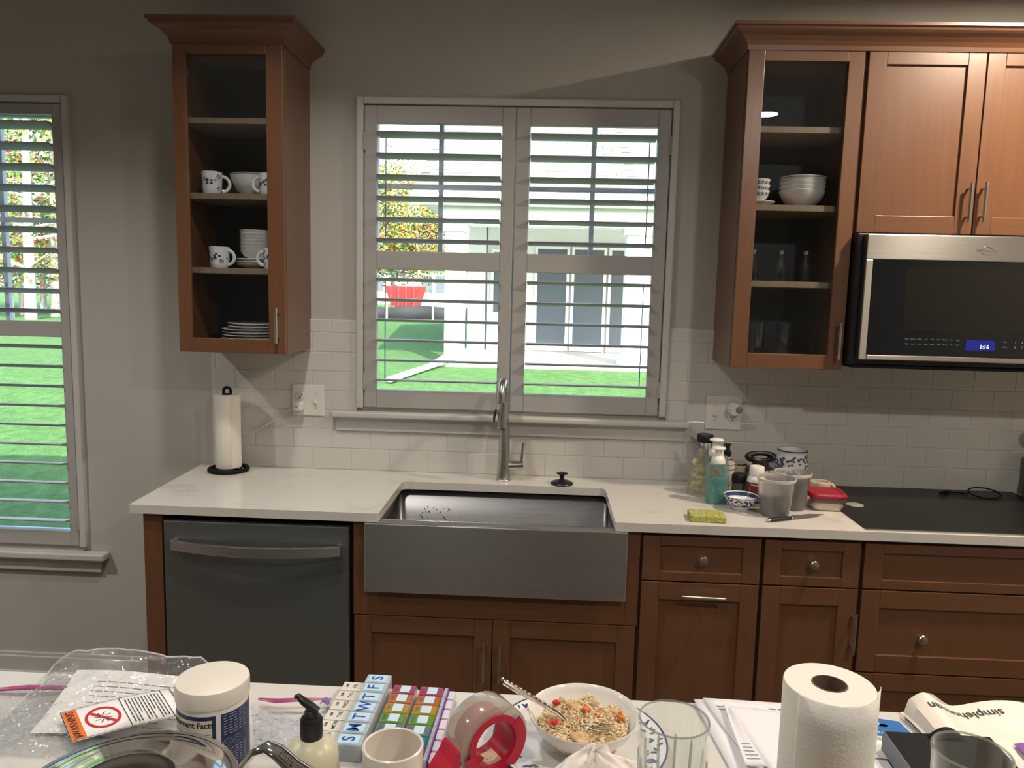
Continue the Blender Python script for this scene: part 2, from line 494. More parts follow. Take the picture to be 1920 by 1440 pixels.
# ---- backsplash of subway tiles
bs = MB()
TX0, TX1, TZ1 = -0.165, 3.74, 1.5011
def bsbox(x0, x1, z0, z1): bs.box(x0, x1, -0.0080, 0.0, z0, z1)
bsbox(TX0, W1[0]-0.026, 0.9, TZ1); bsbox(W1[0]-0.026, W1[1]+0.026, 0.9, 1.14); bsbox(W1[1]+0.026, TX1, 0.9, TZ1)
backsplash = bs.build('backsplash', GROUT, None, True, loc=(1.0, 0, 0.914))
backsplash['kind'] = 'structure'
TH, TW, TX, TR = 0.0754, 0.1519, 0.0824, 1.3002
tcache = {}
def tile(x0, x1, z0, z1):
    g = 0.0009
    w, h = x1-x0-2*g, z1-z0-2*g
    if w < 0.008 or h < 0.006: return
    key = (round(w, 4), round(h, 4))
    if key not in tcache:
        b = MB(); e = 0.0022
        v = [(-w/2, 0, -h/2), (w/2, 0, -h/2), (w/2, 0, h/2), (-w/2, 0, h/2),
             (-w/2, -.0008, -h/2), (w/2, -.0008, -h/2), (w/2, -.0008, h/2), (-w/2, -.0008, h/2),
             (-w/2+e, -.0016, -h/2+e), (w/2-e, -.0016, -h/2+e), (w/2-e, -.0016, h/2-e), (-w/2+e, -.0016, h/2-e)]
        f = []
        for a, c in ((0, 4), (4, 8)):
            for k in range(4): f.append((a+k, a+(k+1) % 4, c+(k+1) % 4, c+k))
        f.append((8, 9, 10, 11))
        b.add(v, f)
        tcache[key] = b.mesh('tile', TILE)
    o = place(tcache[key], 'tile', backsplash, Vector(((x0+x1)/2, -0.0080, (z0+z1)/2)) - wloc(backsplash))
    o.rotation_euler = (random.uniform(-.003, .003), 0, random.uniform(-.0022, .0022))
for r in range(-3, 5):
    z1 = TR - r*TH; z0 = z1 - TH
    if r == -3: z1 = TZ1
    if r == 4: z0 = 0.9145
    off = TX + (0 if r % 2 == 0 else TW/2)
    k0 = math.floor((TX0-off)/TW)
    for k in range(k0, k0+26):
        x0, x1 = off+k*TW, off+(k+1)*TW
        x0 = max(x0, TX0); x1 = min(x1, 2.98)
        if x1-x0 < 0.004: continue
        if z0 > 1.10:                                  # rows beside the window
            wa, wb = W1[0]-0.027, W1[1]+0.027
            if x1 <= wa or x0 >= wb: tile(x0, x1, z0, z1)
            else:
                if x0 < wa: tile(x0, wa, z0, z1)
                if x1 > wb: tile(wb, x1, z0, z1)
        else: tile(x0, x1, z0, z1)

# ---- recessed ceiling lights (the lamps that light the room)
LENS = pm('lamp_lens', (0.9, 0.88, 0.8), 0.4, emit=((1.0, 0.85, 0.65), 6.0))
def recessed(x, y, label, watts, col=CEIL_COL, spread=140):
    t = thing('recessed_light', label, 'ceiling light', (x, y, ZC), group='recessed ceiling lights')
    MB().lathe([(0.088, 0.0), (0.088, -0.004), (0.070, -0.008), (0.066, -0.004)], 32).build('trim', WHITE, t)
    MB().lathe([(0.0001, -0.003), (0.066, -0.003)], 32).build('lens', LENS, t)
    ld = bpy.data.lights.new('downlight', 'AREA')
    ld.shape = 'DISK'; ld.size = 0.13; ld.energy = watts; ld.color = col; ld.spread = math.radians(spread)
    lo = bpy.data.objects.new('downlight', ld); COL.objects.link(lo)
    lo.parent = t; lo.location = (0, 0, -0.012)
recessed(0.45, -1.05, 'recessed ceiling light over the aisle in front of the left glass cabinet', 11)
recessed(2.80, -0.86, 'recessed ceiling light over the aisle in front of the cooktop', 41, WARM_COL, 175)
recessed(-1.45, -1.55, 'added ceiling light brightening the wall by the left window', 25)  # added fill lamp, put here to brighten the left part of the wall
recessed(0.68, -2.47, 'recessed ceiling light over the island, left of the camera', 6)
recessed(2.43, -2.47, 'recessed ceiling light mirrored in the right glass cabinet door', 24, CEIL_COL, 180)
recessed(0.34, -4.7, 'recessed ceiling light behind the island, further left', 6)
recessed(2.3, -4.7, 'recessed ceiling light behind the island, further right', 6)
# ================================================================== OUTSIDE
GRASS = pm('lawn_grass', (0.085, 0.20, 0.045), 0.9, var=(9, 0.5, (0.045, 0.125, 0.022), 0.3, 0.75), bump=(60, 1.0, 0.05))
CONC = pm('pale_concrete', (0.52, 0.50, 0.46), 0.85)
VINYL = pm('white_house_vinyl', (0.70, 0.72, 0.72), 0.6)
SHING = pm('weathered_shingle', (0.16, 0.165, 0.16), 0.9, var=(6, 0.3))
DGLASS = pm('dark_house_glass', (0.10, 0.12, 0.14), 0.12)
GZ = 0.52
def gz(x, y):
    t = min(1, max(0, (y-0.6)/7.4)); t = t*t*(3-2*t)
    h = -0.30 + (GZ+0.30)*t
    return h + 0.03*mnoise.noise(Vector((x*.3, y*.3, 0)))*(1 if y < 20 else 0)
g = MB()
ys = [T+.01, 0.6, 1.2, 2, 3, 4, 5, 6, 7, 8, 9, 10.5, 12, 15, 20, 26, 34, 45, 60, 90, 130]
xs = [-90, -60, -40, -28, -20, -15, -11, -8, -6, -4.5, -3, -2, -1, 0, 1, 2, 3, 4, 6, 9, 14, 22, 40, 70]
gv = [(x, y, gz(x, y)) for y in ys for x in xs]
w_ = len(xs)
g.add(gv, [(j*w_+i, j*w_+i+1, (j+1)*w_+i+1, (j+1)*w_+i) for j in range(len(ys)-1) for i in range(w_-1)], smooth=True)
lawn = g.build('lawn', GRASS)
props(lawn, 'sunlit green lawn seen through the shutters', 'lawn', kind='stuff')

# neighbouring house with a covered patio
H = thing('neighbour_house', 'white neighbouring house with covered patio seen through the sink window', 'house', (2.5, 9.0, GZ))
def part(nm, mat, boxes, parent=H, bevel=0.0):
    b = MB()
    for q in boxes: b.box(*q)
    return b.build(nm, mat, parent, True, bevel=bevel)
EY, EZ, SL = 8.25, 3.00, 0.50
HX0, HX1 = -0.86, 9.5
part('patio_slab', CONC, [(-0.55, 6.0, 8.2, 11.4, GZ-0.25, GZ+0.05)])
part('column', VINYL, [(-0.37, -0.09, 8.45, 8.73, GZ, 2.62), (-0.42, -0.04, 8.40, 8.78, GZ, GZ+0.12), (-0.42, -0.04, 8.40, 8.78, 2.50, 2.62)])
part('column', VINYL, [(2.30, 2.68, 8.45, 8.80, GZ, 2.62), (2.25, 2.73, 8.40, 8.85, GZ, GZ+0.12), (2.25, 2.73, 8.40, 8.85, 2.50, 2.62)])
part('beam', VINYL, [(-0.45, 6.0, 8.42, 8.80, 2.60, 2.96)])
part('soffit', VINYL, [(HX0+.05, 6.0, EY+0.06, 11.4, 2.955, 2.985)])
part('fascia', VINYL, [(HX0, HX1, EY, EY+0.04, EZ-0.14, EZ+0.03)])
part('gutter', VINYL, [(HX0, HX1, EY-0.10, EY, EZ-0.09, EZ+0.02)], bevel=0.02)
part('wall', VINYL, [(0.05, 9.3, 11.2, 11.4, GZ, 2.96), (5.6, 9.3, 8.6, 11.2, GZ, 2.96), (-0.30, 0.02, 11.1, 11.5, GZ, 2.96)])
part('gable_wall', VINYL, [(-0.32, -0.25, 11.4, 19.0, GZ, 2.96)])
for a, b in ((0.92, 1.55), (1.59, 2.22), (2.26, 2.90)):
    d = part('patio_door', VINYL, [(a, a+.05, 11.12, 11.18, GZ+.06, 2.50), (b-.05, b, 11.12, 11.18, GZ+.06, 2.50), (a+.05, b-.05, 11.12, 11.18, 2.43, 2.50), (a+.05, b-.05, 11.12, 11.18, GZ+.06, GZ+.16)])
    part('glass', DGLASS, [(a+.05, b-.05, 11.14, 11.16, GZ+.16, 2.43)], d)
d = part('window', VINYL, [(0.12, 0.17, 11.12, 11.19, 1.2, 2.4), (0.63, 0.68, 11.12, 11.19, 1.2, 2.4), (0.17, 0.63, 11.12, 11.19, 2.35, 2.4), (0.17, 0.63, 11.12, 11.19, 1.2, 1.26)])
part('glass', DGLASS, [(0.17, 0.63, 11.14, 11.17, 1.26, 2.35)], d)
ry = 14.6; rz = EZ + SL*(ry-EY)
rf = MB()
rf.add([(HX0, EY, EZ), (HX1, EY, EZ), (HX1, ry, rz), (HX0, ry, rz), (HX0, 2*ry-EY, EZ), (HX1, 2*ry-EY, EZ),
        (HX0, EY, EZ-.02), (HX1, EY, EZ-.02), (HX1, ry, rz-.15), (HX0, ry, rz-.15), (HX0, 2*ry-EY, EZ-.02), (HX1, 2*ry-EY, EZ-.02)],
       [(0, 1, 2, 3), (3, 2, 5, 4), (6, 9, 8, 7), (9, 10, 11, 8), (0, 3, 9, 6), (3, 4, 10, 9), (1, 7, 8, 2), (2, 8, 11, 5)])
rf.add([(HX0+.5, EY, EZ-.05), (HX0+.5, ry, rz-.2), (HX0+.5, 2*ry-EY, EZ-.05)], [(0, 1, 2)])
roof = rf.build('roof', SHING, H, True)
# shingles laid in courses on the slope facing the kitchen
sv = MB().add([(0, 0, 0), (.296, 0, 0), (.296, .16, 0), (0, .16, 0), (0, 0, .012), (.296, 0, .012), (.296, .16, .003), (0, .16, .003)],
              [(0, 3, 2, 1), (4, 5, 6, 7), (0, 1, 5, 4), (1, 2, 6, 5), (2, 3, 7, 6), (3, 0, 4, 7)])
shm = [sv.mesh('shingle', pm('shingle_tone_%d' % i, (0.20*c, 0.205*c, 0.20*c), 0.9)) for i, c in enumerate((1.0, 0.80, 1.2))]
ang = math.atan(SL); base = wloc(roof)
for r in range(26):
    s = 0.02 + r*0.155
    y = EY + s*math.cos(ang); z = EZ + s*math.sin(ang)
    for k in range(11):
        x = HX0 + 0.01 + (k - (0.5 if r % 2 else 0))*0.302
        if x < HX0-0.01: continue
        place(random.choice(shm), 'shingle', roof, Vector((x, y, z+.004+random.uniform(0, .004))) - base, (ang, 0, 0))
# downspout extension lying on the grass
dp = MB().tube([(-0.25, 8.35, GZ+.10), (-0.42, 7.9, gz(-.4, 7.9)+.06), (-0.80, 6.55, gz(-.8, 6.55)+.06)], 0.055, 8, flat=0.7)
dp = dp.build('downspout_extension', VINYL, None, True, loc=(-0.42, 7.9, gz(-.42, 7.9)))
props(dp, 'white downspout extension lying across the lawn below the patio column', 'pipe')

# silt fence, red skip and far house in the building lot behind
t = thing('silt_fence', 'low black silt fence at the far edge of the lawn', 'fence', (-5.5, 25, GZ))
MB().grid(lambda u, v: (-12+13*u, 25+.08*math.sin(u*60), GZ+v*(.52+.05*math.sin(u*31))), 60, 2).build('fabric', pm('silt_fabric', (.02, .022, .026), .8), t, True, solid=.01)
for k in range(8):
    MB().box(-11.5+k*1.7, -11.44+k*1.7, 24.9, 24.95, GZ, GZ+.85).build('stake', pm('stake_wood', (.5, .42, .3), .8), t, True)
RED = pm('red_paint', (.55, .03, .035), .5)
t = thing('red_skip', 'red skip on the building lot beyond the silt fence', 'skip', (-4.7, 29, GZ))
b = MB(); b.add([(-5.2, 28.3, 1.0), (-4.2, 28.3, 1.0), (-4.2, 29.6, 1.0), (-5.2, 29.6, 1.0), (-5.4, 28.1, 1.78), (-4.0, 28.1, 1.78), (-4.0, 29.8, 1.78), (-5.4, 29.8, 1.78)],
                [(0, 3, 2, 1), (0, 1, 5, 4), (1, 2, 6, 5), (2, 3, 7, 6), (3, 0, 4, 7)])
b.build('body', RED, t, True, solid=.05)
for k in range(4): MB().box(-5.2+k*.31, -5.13+k*.31, 28.06, 28.2, 1.0, 1.78).build('rib', RED, t, True)
for xx in (-5.0, -4.4): MB().box(xx-.08, xx+.08, 28.4, 29.5, GZ, 1.0).build('skid', CONC, t, True)
def far_house(x0, x1, y, h, label):
    t = thing('far_house', label, 'house', ((x0+x1)/2, y, GZ), group='white houses beyond the lot')
    MB().box(x0, x1, y, y+7, GZ, GZ+h).build('wall', VINYL, t, True)
    r = MB(); xm = (x0+x1)/2
    r.add([(x0-.4, y-.4, GZ+h), (x1+.4, y-.4, GZ+h), (xm, y-.4, GZ+h+1.8), (x0-.4, y+7.4, GZ+h), (x1+.4, y+7.4, GZ+h), (xm, y+7.4, GZ+h+1.8)],
          [(0, 1, 2), (5, 4, 3), (0, 2, 5, 3), (1, 4, 5, 2), (0, 3, 4, 1)])
    r.build('roof', SHING, t, True)
    for k in range(3):
        xx = x0+.8+k*(x1-x0-2)/2
        MB().box(xx, xx+.8, y-.05, y+.02, GZ+1.0, GZ+2.2).build('window', DGLASS, t, True)
far_house(-8.6, -4.6, 52, 2.6, 'white house behind the red skip, far beyond the lawn')
far_house(-16.5, -11, 56, 2.6, 'white house far beyond the lawn, left of the red skip')

# trees
BARK = pm('pale_bark', (.42, .38, .33), .9, var=(8, .5), scale=(3, 3, .6))
LEAF = [pm('leaf_%s' % n, c, .7) for n, c in (('green', (.10, .19, .04)), ('olive', (.22, .22, .05)), ('rust', (.42, .17, .05)), ('red', (.40, .07, .05)))]
def tree(x, y, h, mix, label, nleaf=900, rad=1.6, trunk=.13, bare=False):
    t = thing('tree', label, 'tree', (x, y, gz(x, y)), group='autumn trees beyond the lawn')
    rr = random.Random(int(x*91+y*37))
    b = MB()
    lean = rr.uniform(-.5, .5)
    b.tube([(0, 0, -.3), (lean*.2, 0, h*.3), (lean*.6, 0, h*.65), (lean, 0, h)], [trunk, trunk*.8, trunk*.5, trunk*.15], 7)
    tips = []
    for k in range(22 if bare else 14):
        z = h*rr.uniform(.15 if bare else .3, .95); a = rr.uniform(0, 2*PI); L = rad*rr.uniform(.5, 1.0)*(1.15-z/h*.6)
        p0 = Vector((lean*z/h, 0, z)); p1 = p0+Vector((math.cos(a)*L*.6, math.sin(a)*L*.6, L*rr.uniform(.1, .5)))
        p2 = p1+Vector((math.cos(a+rr.uniform(-.6, .6))*L*.5, math.sin(a)*L*.5, L*rr.uniform(.0, .5)))
        b.tube([p0, p1, p2], [trunk*.28, trunk*.17, trunk*.06], 5); tips += [p1, p2]
    b.build('trunk', BARK, t)
    f = MB()
    for k in range(nleaf):
        c = rr.choice(tips)+Vector((rr.gauss(0, .45), rr.gauss(0, .45), rr.gauss(0, .45)))*rad*.5
        if c.z < h*.12: continue
        s = rr.uniform(.03, .075); e = Matrix.Rotation(rr.uniform(0, PI), 3, Vector((rr.gauss(0, 1), rr.gauss(0, 1), rr.gauss(0, 1))).normalized())
        q = [c+e @ Vector(p) for p in ((-s, 0, -s*.6), (s, 0, -s*.6), (s, 0, s*.6), (-s, 0, s*.6))]
        f.add(q, [(0, 1, 2, 3)], mi=rr.choices(range(4), mix)[0])
    fo = f.build('foliage', LEAF, t); fo['kind'] = 'stuff'
tree(-7.2, 33.5, 7.2, (4, 3, 3, 0), 'yellow green tree beside the neighbouring roof, through the sink window', 6500, 2.2)
tree(-5.2, 35.5, 6.0, (5, 3, 3, 1), 'rust tinged tree closest to the neighbouring house', 5500, 1.9)
tree(-9.8, 34, 8.2, (5, 3, 1, 0), 'tall green tree at the left of the sink window', 6000, 2.4)
tree(-7.0, 38, 5.6, (6, 3, 2, 0), 'broad green tree behind the rust tinged one', 5500, 2.6)
i = 0
where = ['furthest left', 'second from the left', 'with a thick pale trunk', 'behind the window muntin', 'with red leaves', 'right of the muntin', 'with crossing bare branches', 'nearest the shutter stile', 'low and bushy', 'furthest back']
for x, y, h, mix, nl, rd, tk in [(-19.5, 20.5, 9, (5, 2, 1, 0), 500, 1.8, .22), (-17.6, 19.5, 8, (5, 3, 1, 0), 450, 1.7, .15), (-16.4, 18.6, 10, (5, 2, 0, 0), 500, 1.9, .30),
                                 (-15.6, 21, 8, (4, 3, 2, 0), 500, 1.8, .16), (-15.2, 19.8, 7, (3, 3, 2, 1.2), 550, 1.7, .12), (-14.2, 20.4, 9, (5, 2, 1, .3), 450, 1.8, .15),
                                 (-13.6, 18.4, 8.5, (4, 3, 2, .5), 300, 2.0, .17), (-12.9, 19.6, 9, (5, 3, 1, .3), 400, 1.8, .14), (-17, 24, 5, (6, 2, 1, 0), 1400, 2.0, .12), (-20.5, 26, 7, (6, 2, 1, 0), 1400, 2.4, .15)]:
    tree(x, y, h, mix, 'bare branched tree through the left window, ' + where[i], nl*3, rd, tk, True); i += 1
# ================================================================== CABINETS AND APPLIANCES
FD = -0.2923          # face of the wall cabinet doors
FB = -0.567           # face of the base cabinet doors
CT, CB, CF = 0.914, 0.8856, -0.5826   # countertop: top, underside, front edge

def bar_pull(parent, p0, p1, out, r=0.0055, post=0.022):
    """bar handle from p0 to p1 standing off the door face by `out` towards -y"""
    p0, p1 = Vector(p0), Vector(p1); d = (p1-p0)
    b = MB()
    a, c = p0+Vector((0, -out, 0)), p1+Vector((0, -out, 0))
    b.cyl(a, c, r, 12)
    for k in (0.14, 0.86):
        q = p0+d*k
        b.cyl(q, q+Vector((0, -out, 0)), r*0.75, 10)
    return b.build('pull', STEELV, parent, True, label='brushed nickel bar pull')
def knob(parent, x, y, z):
    M = Matrix.Translation((x, y, z)) @ Matrix.Rotation(PI/2, 4, 'X')
    b = MB().lathe([(.006, 0), (.005, .006), (.005, .014), (.0135, .019), (.0150, .023), (.0125, .027), (.0001, .029)], 24, M)
    return b.build('knob', STEELV, parent, True, label='round brushed nickel knob')
def shaker(parent, nm, x0, x1, z0, z1, yf, st=0.057, rl=None, th=0.019, glass=False, sr=None):
    """five piece door: frame, recessed panel (or pane)"""
    rl = st if rl is None else rl
    sr = st if sr is None else sr
    d = MB(); y0, y1 = yf+th-.005, yf+th          # thin backing ring that carries the frame pieces
    e = .001
    q = [(x0+e, z0+e), (x1-e, z0+e), (x1-e, z1-e), (x0+e, z1-e)]; k_ = [(x0+st-e, z0+rl-e), (x1-sr+e, z0+rl-e), (x1-sr+e, z1-rl+e), (x0+st-e, z1-rl+e)]
    vv = [(a, y, c) for y in (y0, y1) for a, c in q+k_]
    ff = []
    for i in range(4):
        j = (i+1) % 4
        ff += [(i, j, 4+j, 4+i), (8+j, 8+i, 12+i, 12+j), (j, i, 8+i, 8+j), (4+i, 4+j, 12+j, 12+i)]
    d = d.add(vv, ff).build(nm, WOODV, parent, True)
    for a, c in ((x0, x0+st), (x1-sr, x1)): MB().box(a, c, yf, y0, z0, z1).build('stile', WOODV, d, True, bevel=0.0015)
    for a, c in ((z1-rl, z1), (z0, z0+rl)): MB().box(x0+st, x1-sr, yf, y0, a, c).build('rail', WOODH, d, True, bevel=0.0015)
    if glass:
        MB().box(x0+st-.004, x1-sr+.004, yf+.011, yf+.014, z0+rl-.004, z1-rl+.004).build('glass', GLASS, d, True, label='clear glass pane')
    else:
        MB().box(x0+st-.003, x1-sr+.003, yf+.0085, yf+th-.002, z0+rl-.003, z1-rl+.003).build('panel', WOODV if z1-z0 > .25 else WOODH, d, True)
    return d
CROWN = [(0.0, 0.0), (0.004, 0.0), (0.006, 0.014), (0.014, 0.026), (0.028, 0.038), (0.042, 0.046), (0.050, 0.052), (0.052, 0.060), (0.060, 0.062), (0.060, 0.072), (0.0, 0.072)]
def crown(parent, x0, x1, yf, z, left=True, right=True):
    """cove moulding swept round the cabinet top with mitred corners"""
    b = MB(); n = len(CROWN)
    rings = []
    if left: rings.append([(x0-o, 0.0, z+h) for o, h in CROWN]); rings.append([(x0-o, yf-o, z+h) for o, h in CROWN])
    else: rings.append([(x0, yf-o, z+h) for o, h in CROWN])
    if right: rings.append([(x1+o, yf-o, z+h) for o, h in CROWN]); rings.append([(x1+o, 0.0, z+h) for o, h in CROWN])
    else: rings.append([(x1, yf-o, z+h) for o, h in CROWN])
    v = [p for r in rings for p in r]
    for j in range(len(rings)-1):
        b.add(v[j*n:(j+2)*n], [(k, (k+1) % n, n+(k+1) % n, n+k) for k in range(n)])
    b.add(rings[0], [tuple(range(n))]); b.add(rings[-1], [tuple(range(n))[::-1]])
    return b.build('crown_moulding', WOODH, parent, True)
def glass_cabinet(x0, x1, shelves, pull_x, label, st, sr):
    z0, z1 = 1.3865, 2.444
    t = thing('wall_cabinet', label, 'cabinet', ((x0+x1)/2, 0, z0), group='glass door wall cabinets')
    yb = FD+.021; w = .016
    MB().box(x0, x0+w, yb, 0, z0, z1).build('side_panel', WOODV, t, True, bevel=.001)
    MB().box(x1-w, x1, yb, 0, z0, z1).build('side_panel', WOODV, t, True, bevel=.001)
    MB().box(x0+w, x1-w, yb+.001, 0, z0+.012, z0+.030).build('floor_panel', WOODIN, t, True)
    MB().box(x0+w, x1-w, yb+.001, 0, z1-.02, z1).build('top_panel', WOODIN, t, True)
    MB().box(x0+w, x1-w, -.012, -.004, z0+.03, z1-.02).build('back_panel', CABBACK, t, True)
    fr = MB(); fw = .030
    fr.box(x0+.001, x0+fw, yb-.0005, yb+.018, z0+.001, z1-.001).box(x1-fw, x1-.001, yb-.0005, yb+.018, z0+.001, z1-.001)
    fr.box(x0+fw, x1-fw, yb-.0005, yb+.018, z0+.001, z0+.040).box(x0+fw, x1-fw, yb-.0005, yb+.018, z1-.042, z1-.001)
    fr.build('face_frame', WOODV, t, True)
    for s in shelves:
        MB().box(x0+w, x1-w, -.262, -.012, s-.020, s).build('shelf', WOODIN, t, True, bevel=.001)
    d = shaker(t, 'door', x0+.001, x1-.001, z0, z1-.003, FD, st, .050, .019, True, sr)
    bar_pull(d, (pull_x, FD, 1.425), (pull_x, FD, 1.548), .026)
    for hz in (1.50, 2.33):
        hx = x0+st-.006 if pull_x > (x0+x1)/2 else x1-sr+.002
        MB().box(hx, hx+.008, FD+.020, FD+.030, hz-.012, hz+.012).build('hinge', STEELV, t, True)
    return t
cabL = glass_cabinet(-.1504, .2286, (2.191, 1.938, 1.682), .203, 'narrow glass door wall cabinet left of the sink window holding plates', .044, .058)
crown(cabL, -.1504, .2286, FD, 2.424)
cabR = glass_cabinet(1.7679, 2.1421, (2.191, 1.936, 1.681), 2.119, 'narrow glass door wall cabinet beside the microwave holding bowls', .053, .050)
crown(cabR, 1.7679, 2.1421, FD, 2.424, True, False)
# double door cabinet over the microwave
t = thing('wall_cabinet', 'two door wall cabinet with solid lit doors directly over the microwave', 'cabinet', (2.53, 0, 1.845))
MB().box(2.1455, 2.915, FD+.021, 0, 1.845, 2.443).build('body', WOODV, t, True, bevel=.001)
crown(t, 2.1421, 2.92, FD, 2.424, False, False)
d = shaker(t, 'door', 2.155, 2.5265, 1.848, 2.441, FD); bar_pull(d, (2.502, FD, 1.885), (2.502, FD, 2.012), .028)
d = shaker(t, 'door', 2.531, 2.9030, 1.848, 2.441, FD); bar_pull(d, (2.549, FD, 1.887), (2.549, FD, 2.014), .028)
t = thing('wall_cabinet', 'solid wall cabinet right of the microwave at the picture edge', 'cabinet', (3.3, 0, 1.3865))
MB().box(2.917, 3.73, FD+.021, 0, 1.3865, 2.443).build('body', WOODV, t, True, bevel=.001)
crown(t, 2.92, 3.73, FD, 2.424, False, False)
d = shaker(t, 'door', 2.922, 3.322, 1.3865, 2.441, FD); bar_pull(d, (3.30, FD, 1.425), (3.30, FD, 1.55), .028)
d = shaker(t, 'door', 3.326, 3.726, 1.3865, 2.441, FD); bar_pull(d, (3.35, FD, 1.425), (3.35, FD, 1.55), .028)

# ---- microwave
MW = thing('microwave', 'stainless over the range microwave with black glass door and blue clock', 'microwave', (2.53, 0, 1.405))
MB().box(2.147, 2.912, -.327, -.004, 1.409, 1.843).build('body', BLACKP, MW, True, bevel=.004)
MB().box(2.155, 2.905, -.335, -.05, 1.400, 1.4095).build('base_vent', BLACKM, MW, True, bevel=.003)
MX0, MX1, MF = 2.166, 2.904, -.362
dr = MB()
dr.box(MX0, MX1, MF, -.328, 1.757, 1.838); dr.box(MX0, 2.190, MF, -.328, 1.430, 1.757); dr.box(2.885, MX1, MF, -.328, 1.430, 1.757); dr.box(2.190, 2.885, MF, -.328, 1.430, 1.447)
door = dr.build('door', STEEL, MW, True, bevel=.003)
MB().box(2.190, 2.885, MF+.002, -.330, 1.447, 1.757).build('door_glass', BLACKG, door, True, bevel=.002)
MB().add([(2.300, MF+.0015, 1.53), (2.86, MF+.0015, 1.53), (2.86, MF+.0015, 1.735), (2.300, MF+.0015, 1.735)], [(0, 1, 2, 3)]).build('viewing_window', pm('mesh_window', (.012, .011, .010), .12), door, True)
disp = MB().box(2.508, 2.600, MF+.0008, MF+.003, 1.470, 1.503).build('display', pm('blue_display', (.004, .004, .05), .2, emit=((.012, .016, .20), 1.0)), door, True)
b = MB(); put_text(b, '1:16', .018, frame((2.567, MF+.0004, 1.482), (1, 0, 0), (0, 0, 1)), bold=.01)
b.build('clock_digits', pm('clock_white', (.8, .9, 1), .5, emit=((.75, .85, 1.0), 1.2)), disp, True)
b = MB()
rows = [['Potato', 'Popcorn', 'Dinner', 'Soft', 'Melt', 'Reheat', 'Defrost', 'Vent', 'Light'], ['Cook', 'Sensor', 'Warm', 'Steam', 'Power', 'Boil', 'Simmer', 'Fan', 'Timer']]
for r, row in enumerate(rows):
    for k, s in enumerate(row):
        x = 2.318+k*.0205
        put_text(b, s, .0050, frame((x, MF+.0014, 1.502-r*.016), (1, 0, 0), (0, 0, 1)))
for r in range(2):
    for k in range(5): put_text(b, '12345678 0'[k+5*r], .010, frame((2.665+k*.022, MF+.0014, 1.500-r*.017), (1, 0, 0), (0, 0, 1)))
    put_text(b, ['Start', 'Cancel'][r], .0055, frame((2.632, MF+.0014, 1.500-r*.017), (1, 0, 0), (0, 0, 1)))
b.build('control_lettering', pm('panel_print', (.30, .31, .33), .6), door, True)
b = MB(); put_text(b, 'Whirlpool', .016, frame((2.545, MF-.0004, 1.792), (1, 0, 0), (0, 0, 1)), bold=.008)
pts = [(2.545+.019*math.cos(a), MF-.0005, 1.792+.012*math.sin(a)) for a in [PI*.1+2*PI*.75*k/20 for k in range(21)]]
b.tube(pts, .0008, 5)
b.build('logo', CHROME, door, True, label='raised chrome brand lettering with a swoosh')

# ---- base cabinets
t = thing('end_panel', 'dark wooden end panel left of the dishwasher', 'panel', (-.12, -.28, 0))
MB().box(-.152, -.090, FB, -.02, 0.0, CB).build('board', WOODV, t, True, bevel=.002)
# dishwasher
DW = thing('dishwasher', 'dark slate steel dishwasher with a curved bar handle', 'dishwasher', (.22, -.28, 0))
MB().box(-.0885, .5345, FB+.02, -.02, .10, CB-.001).build('tub', BLACKM, DW, True)
MB().box(-.0885, .5345, -.50, -.05, .0, .10).build('toe_kick', BLACKM, DW, True)
dwd = MB().box(-.0801, .5238, -.577, FB+.022, .115, .8634).build('door', STEELD, DW, True, bevel=.003)
b = MB()     # handle: flat strip bowed outwards
n = 24; sec = [(-.0065, -.0165), (.0065, -.0165), (.0065, .0165), (-.0065, .0165)]
hv = []
for k in range(n+1):
    u = k/n; x = -.049+.552*u; bow = 4*u*(1-u)
    y = -.592-.020*bow; z = .7895-.010*bow + .0005*u
    hv += [(x, y+a, z+c) for a, c in sec]
b.add(hv, [(4*k+i, 4*k+(i+1) % 4, 4*k+4+(i+1) % 4, 4*k+4+i) for k in range(n) for i in range(4)] + [(3, 2, 1, 0), (4*n, 4*n+1, 4*n+2, 4*n+3)])
b.box(-.048, -.034, -.588, -.576, .775, .805); b.box(.488, .502, -.588, -.576, .775, .805)
b.build('handle', STEEL, dwd, True, bevel=.002, label='bowed stainless bar handle')

# sink cabinet
SC = thing('base_cabinet', 'sink base cabinet with two doors below the steel apron', 'cabinet', (.99, -.28, 0))
b = MB()
b.box(.5365, .5780, FB+.019, -.02, .10, CB-.001); b.box(1.4100, 1.4525, FB+.019, -.02, .10, CB-.001)
b.box(.578, 1.41, FB+.019, -.02, .10, .62); b.box(.5365, 1.4525, -.50, -.05, 0, .10)
b.build('body', WOODV, SC, True)
for a_, c_ in ((.5365, .5762), (1.4116, 1.4525)): MB().box(a_, c_, FB, FB+.019, .572, CB-.001).build('stile', WOODV, SC, True, bevel=.001)
MB().box(.5762, 1.4116, FB, FB+.019, .572, .657).build('rail', WOODH, SC, True, bevel=.001)
d = shaker(SC, 'door', .5387, .9885, .118, .569, FB); bar_pull(d, (.9655, FB, .372), (.9655, FB, .503), .028)
d = shaker(SC, 'door', .9915, 1.4475, .118, .569, FB); bar_pull(d, (1.0165, FB, .372), (1.0165, FB, .503), .028)

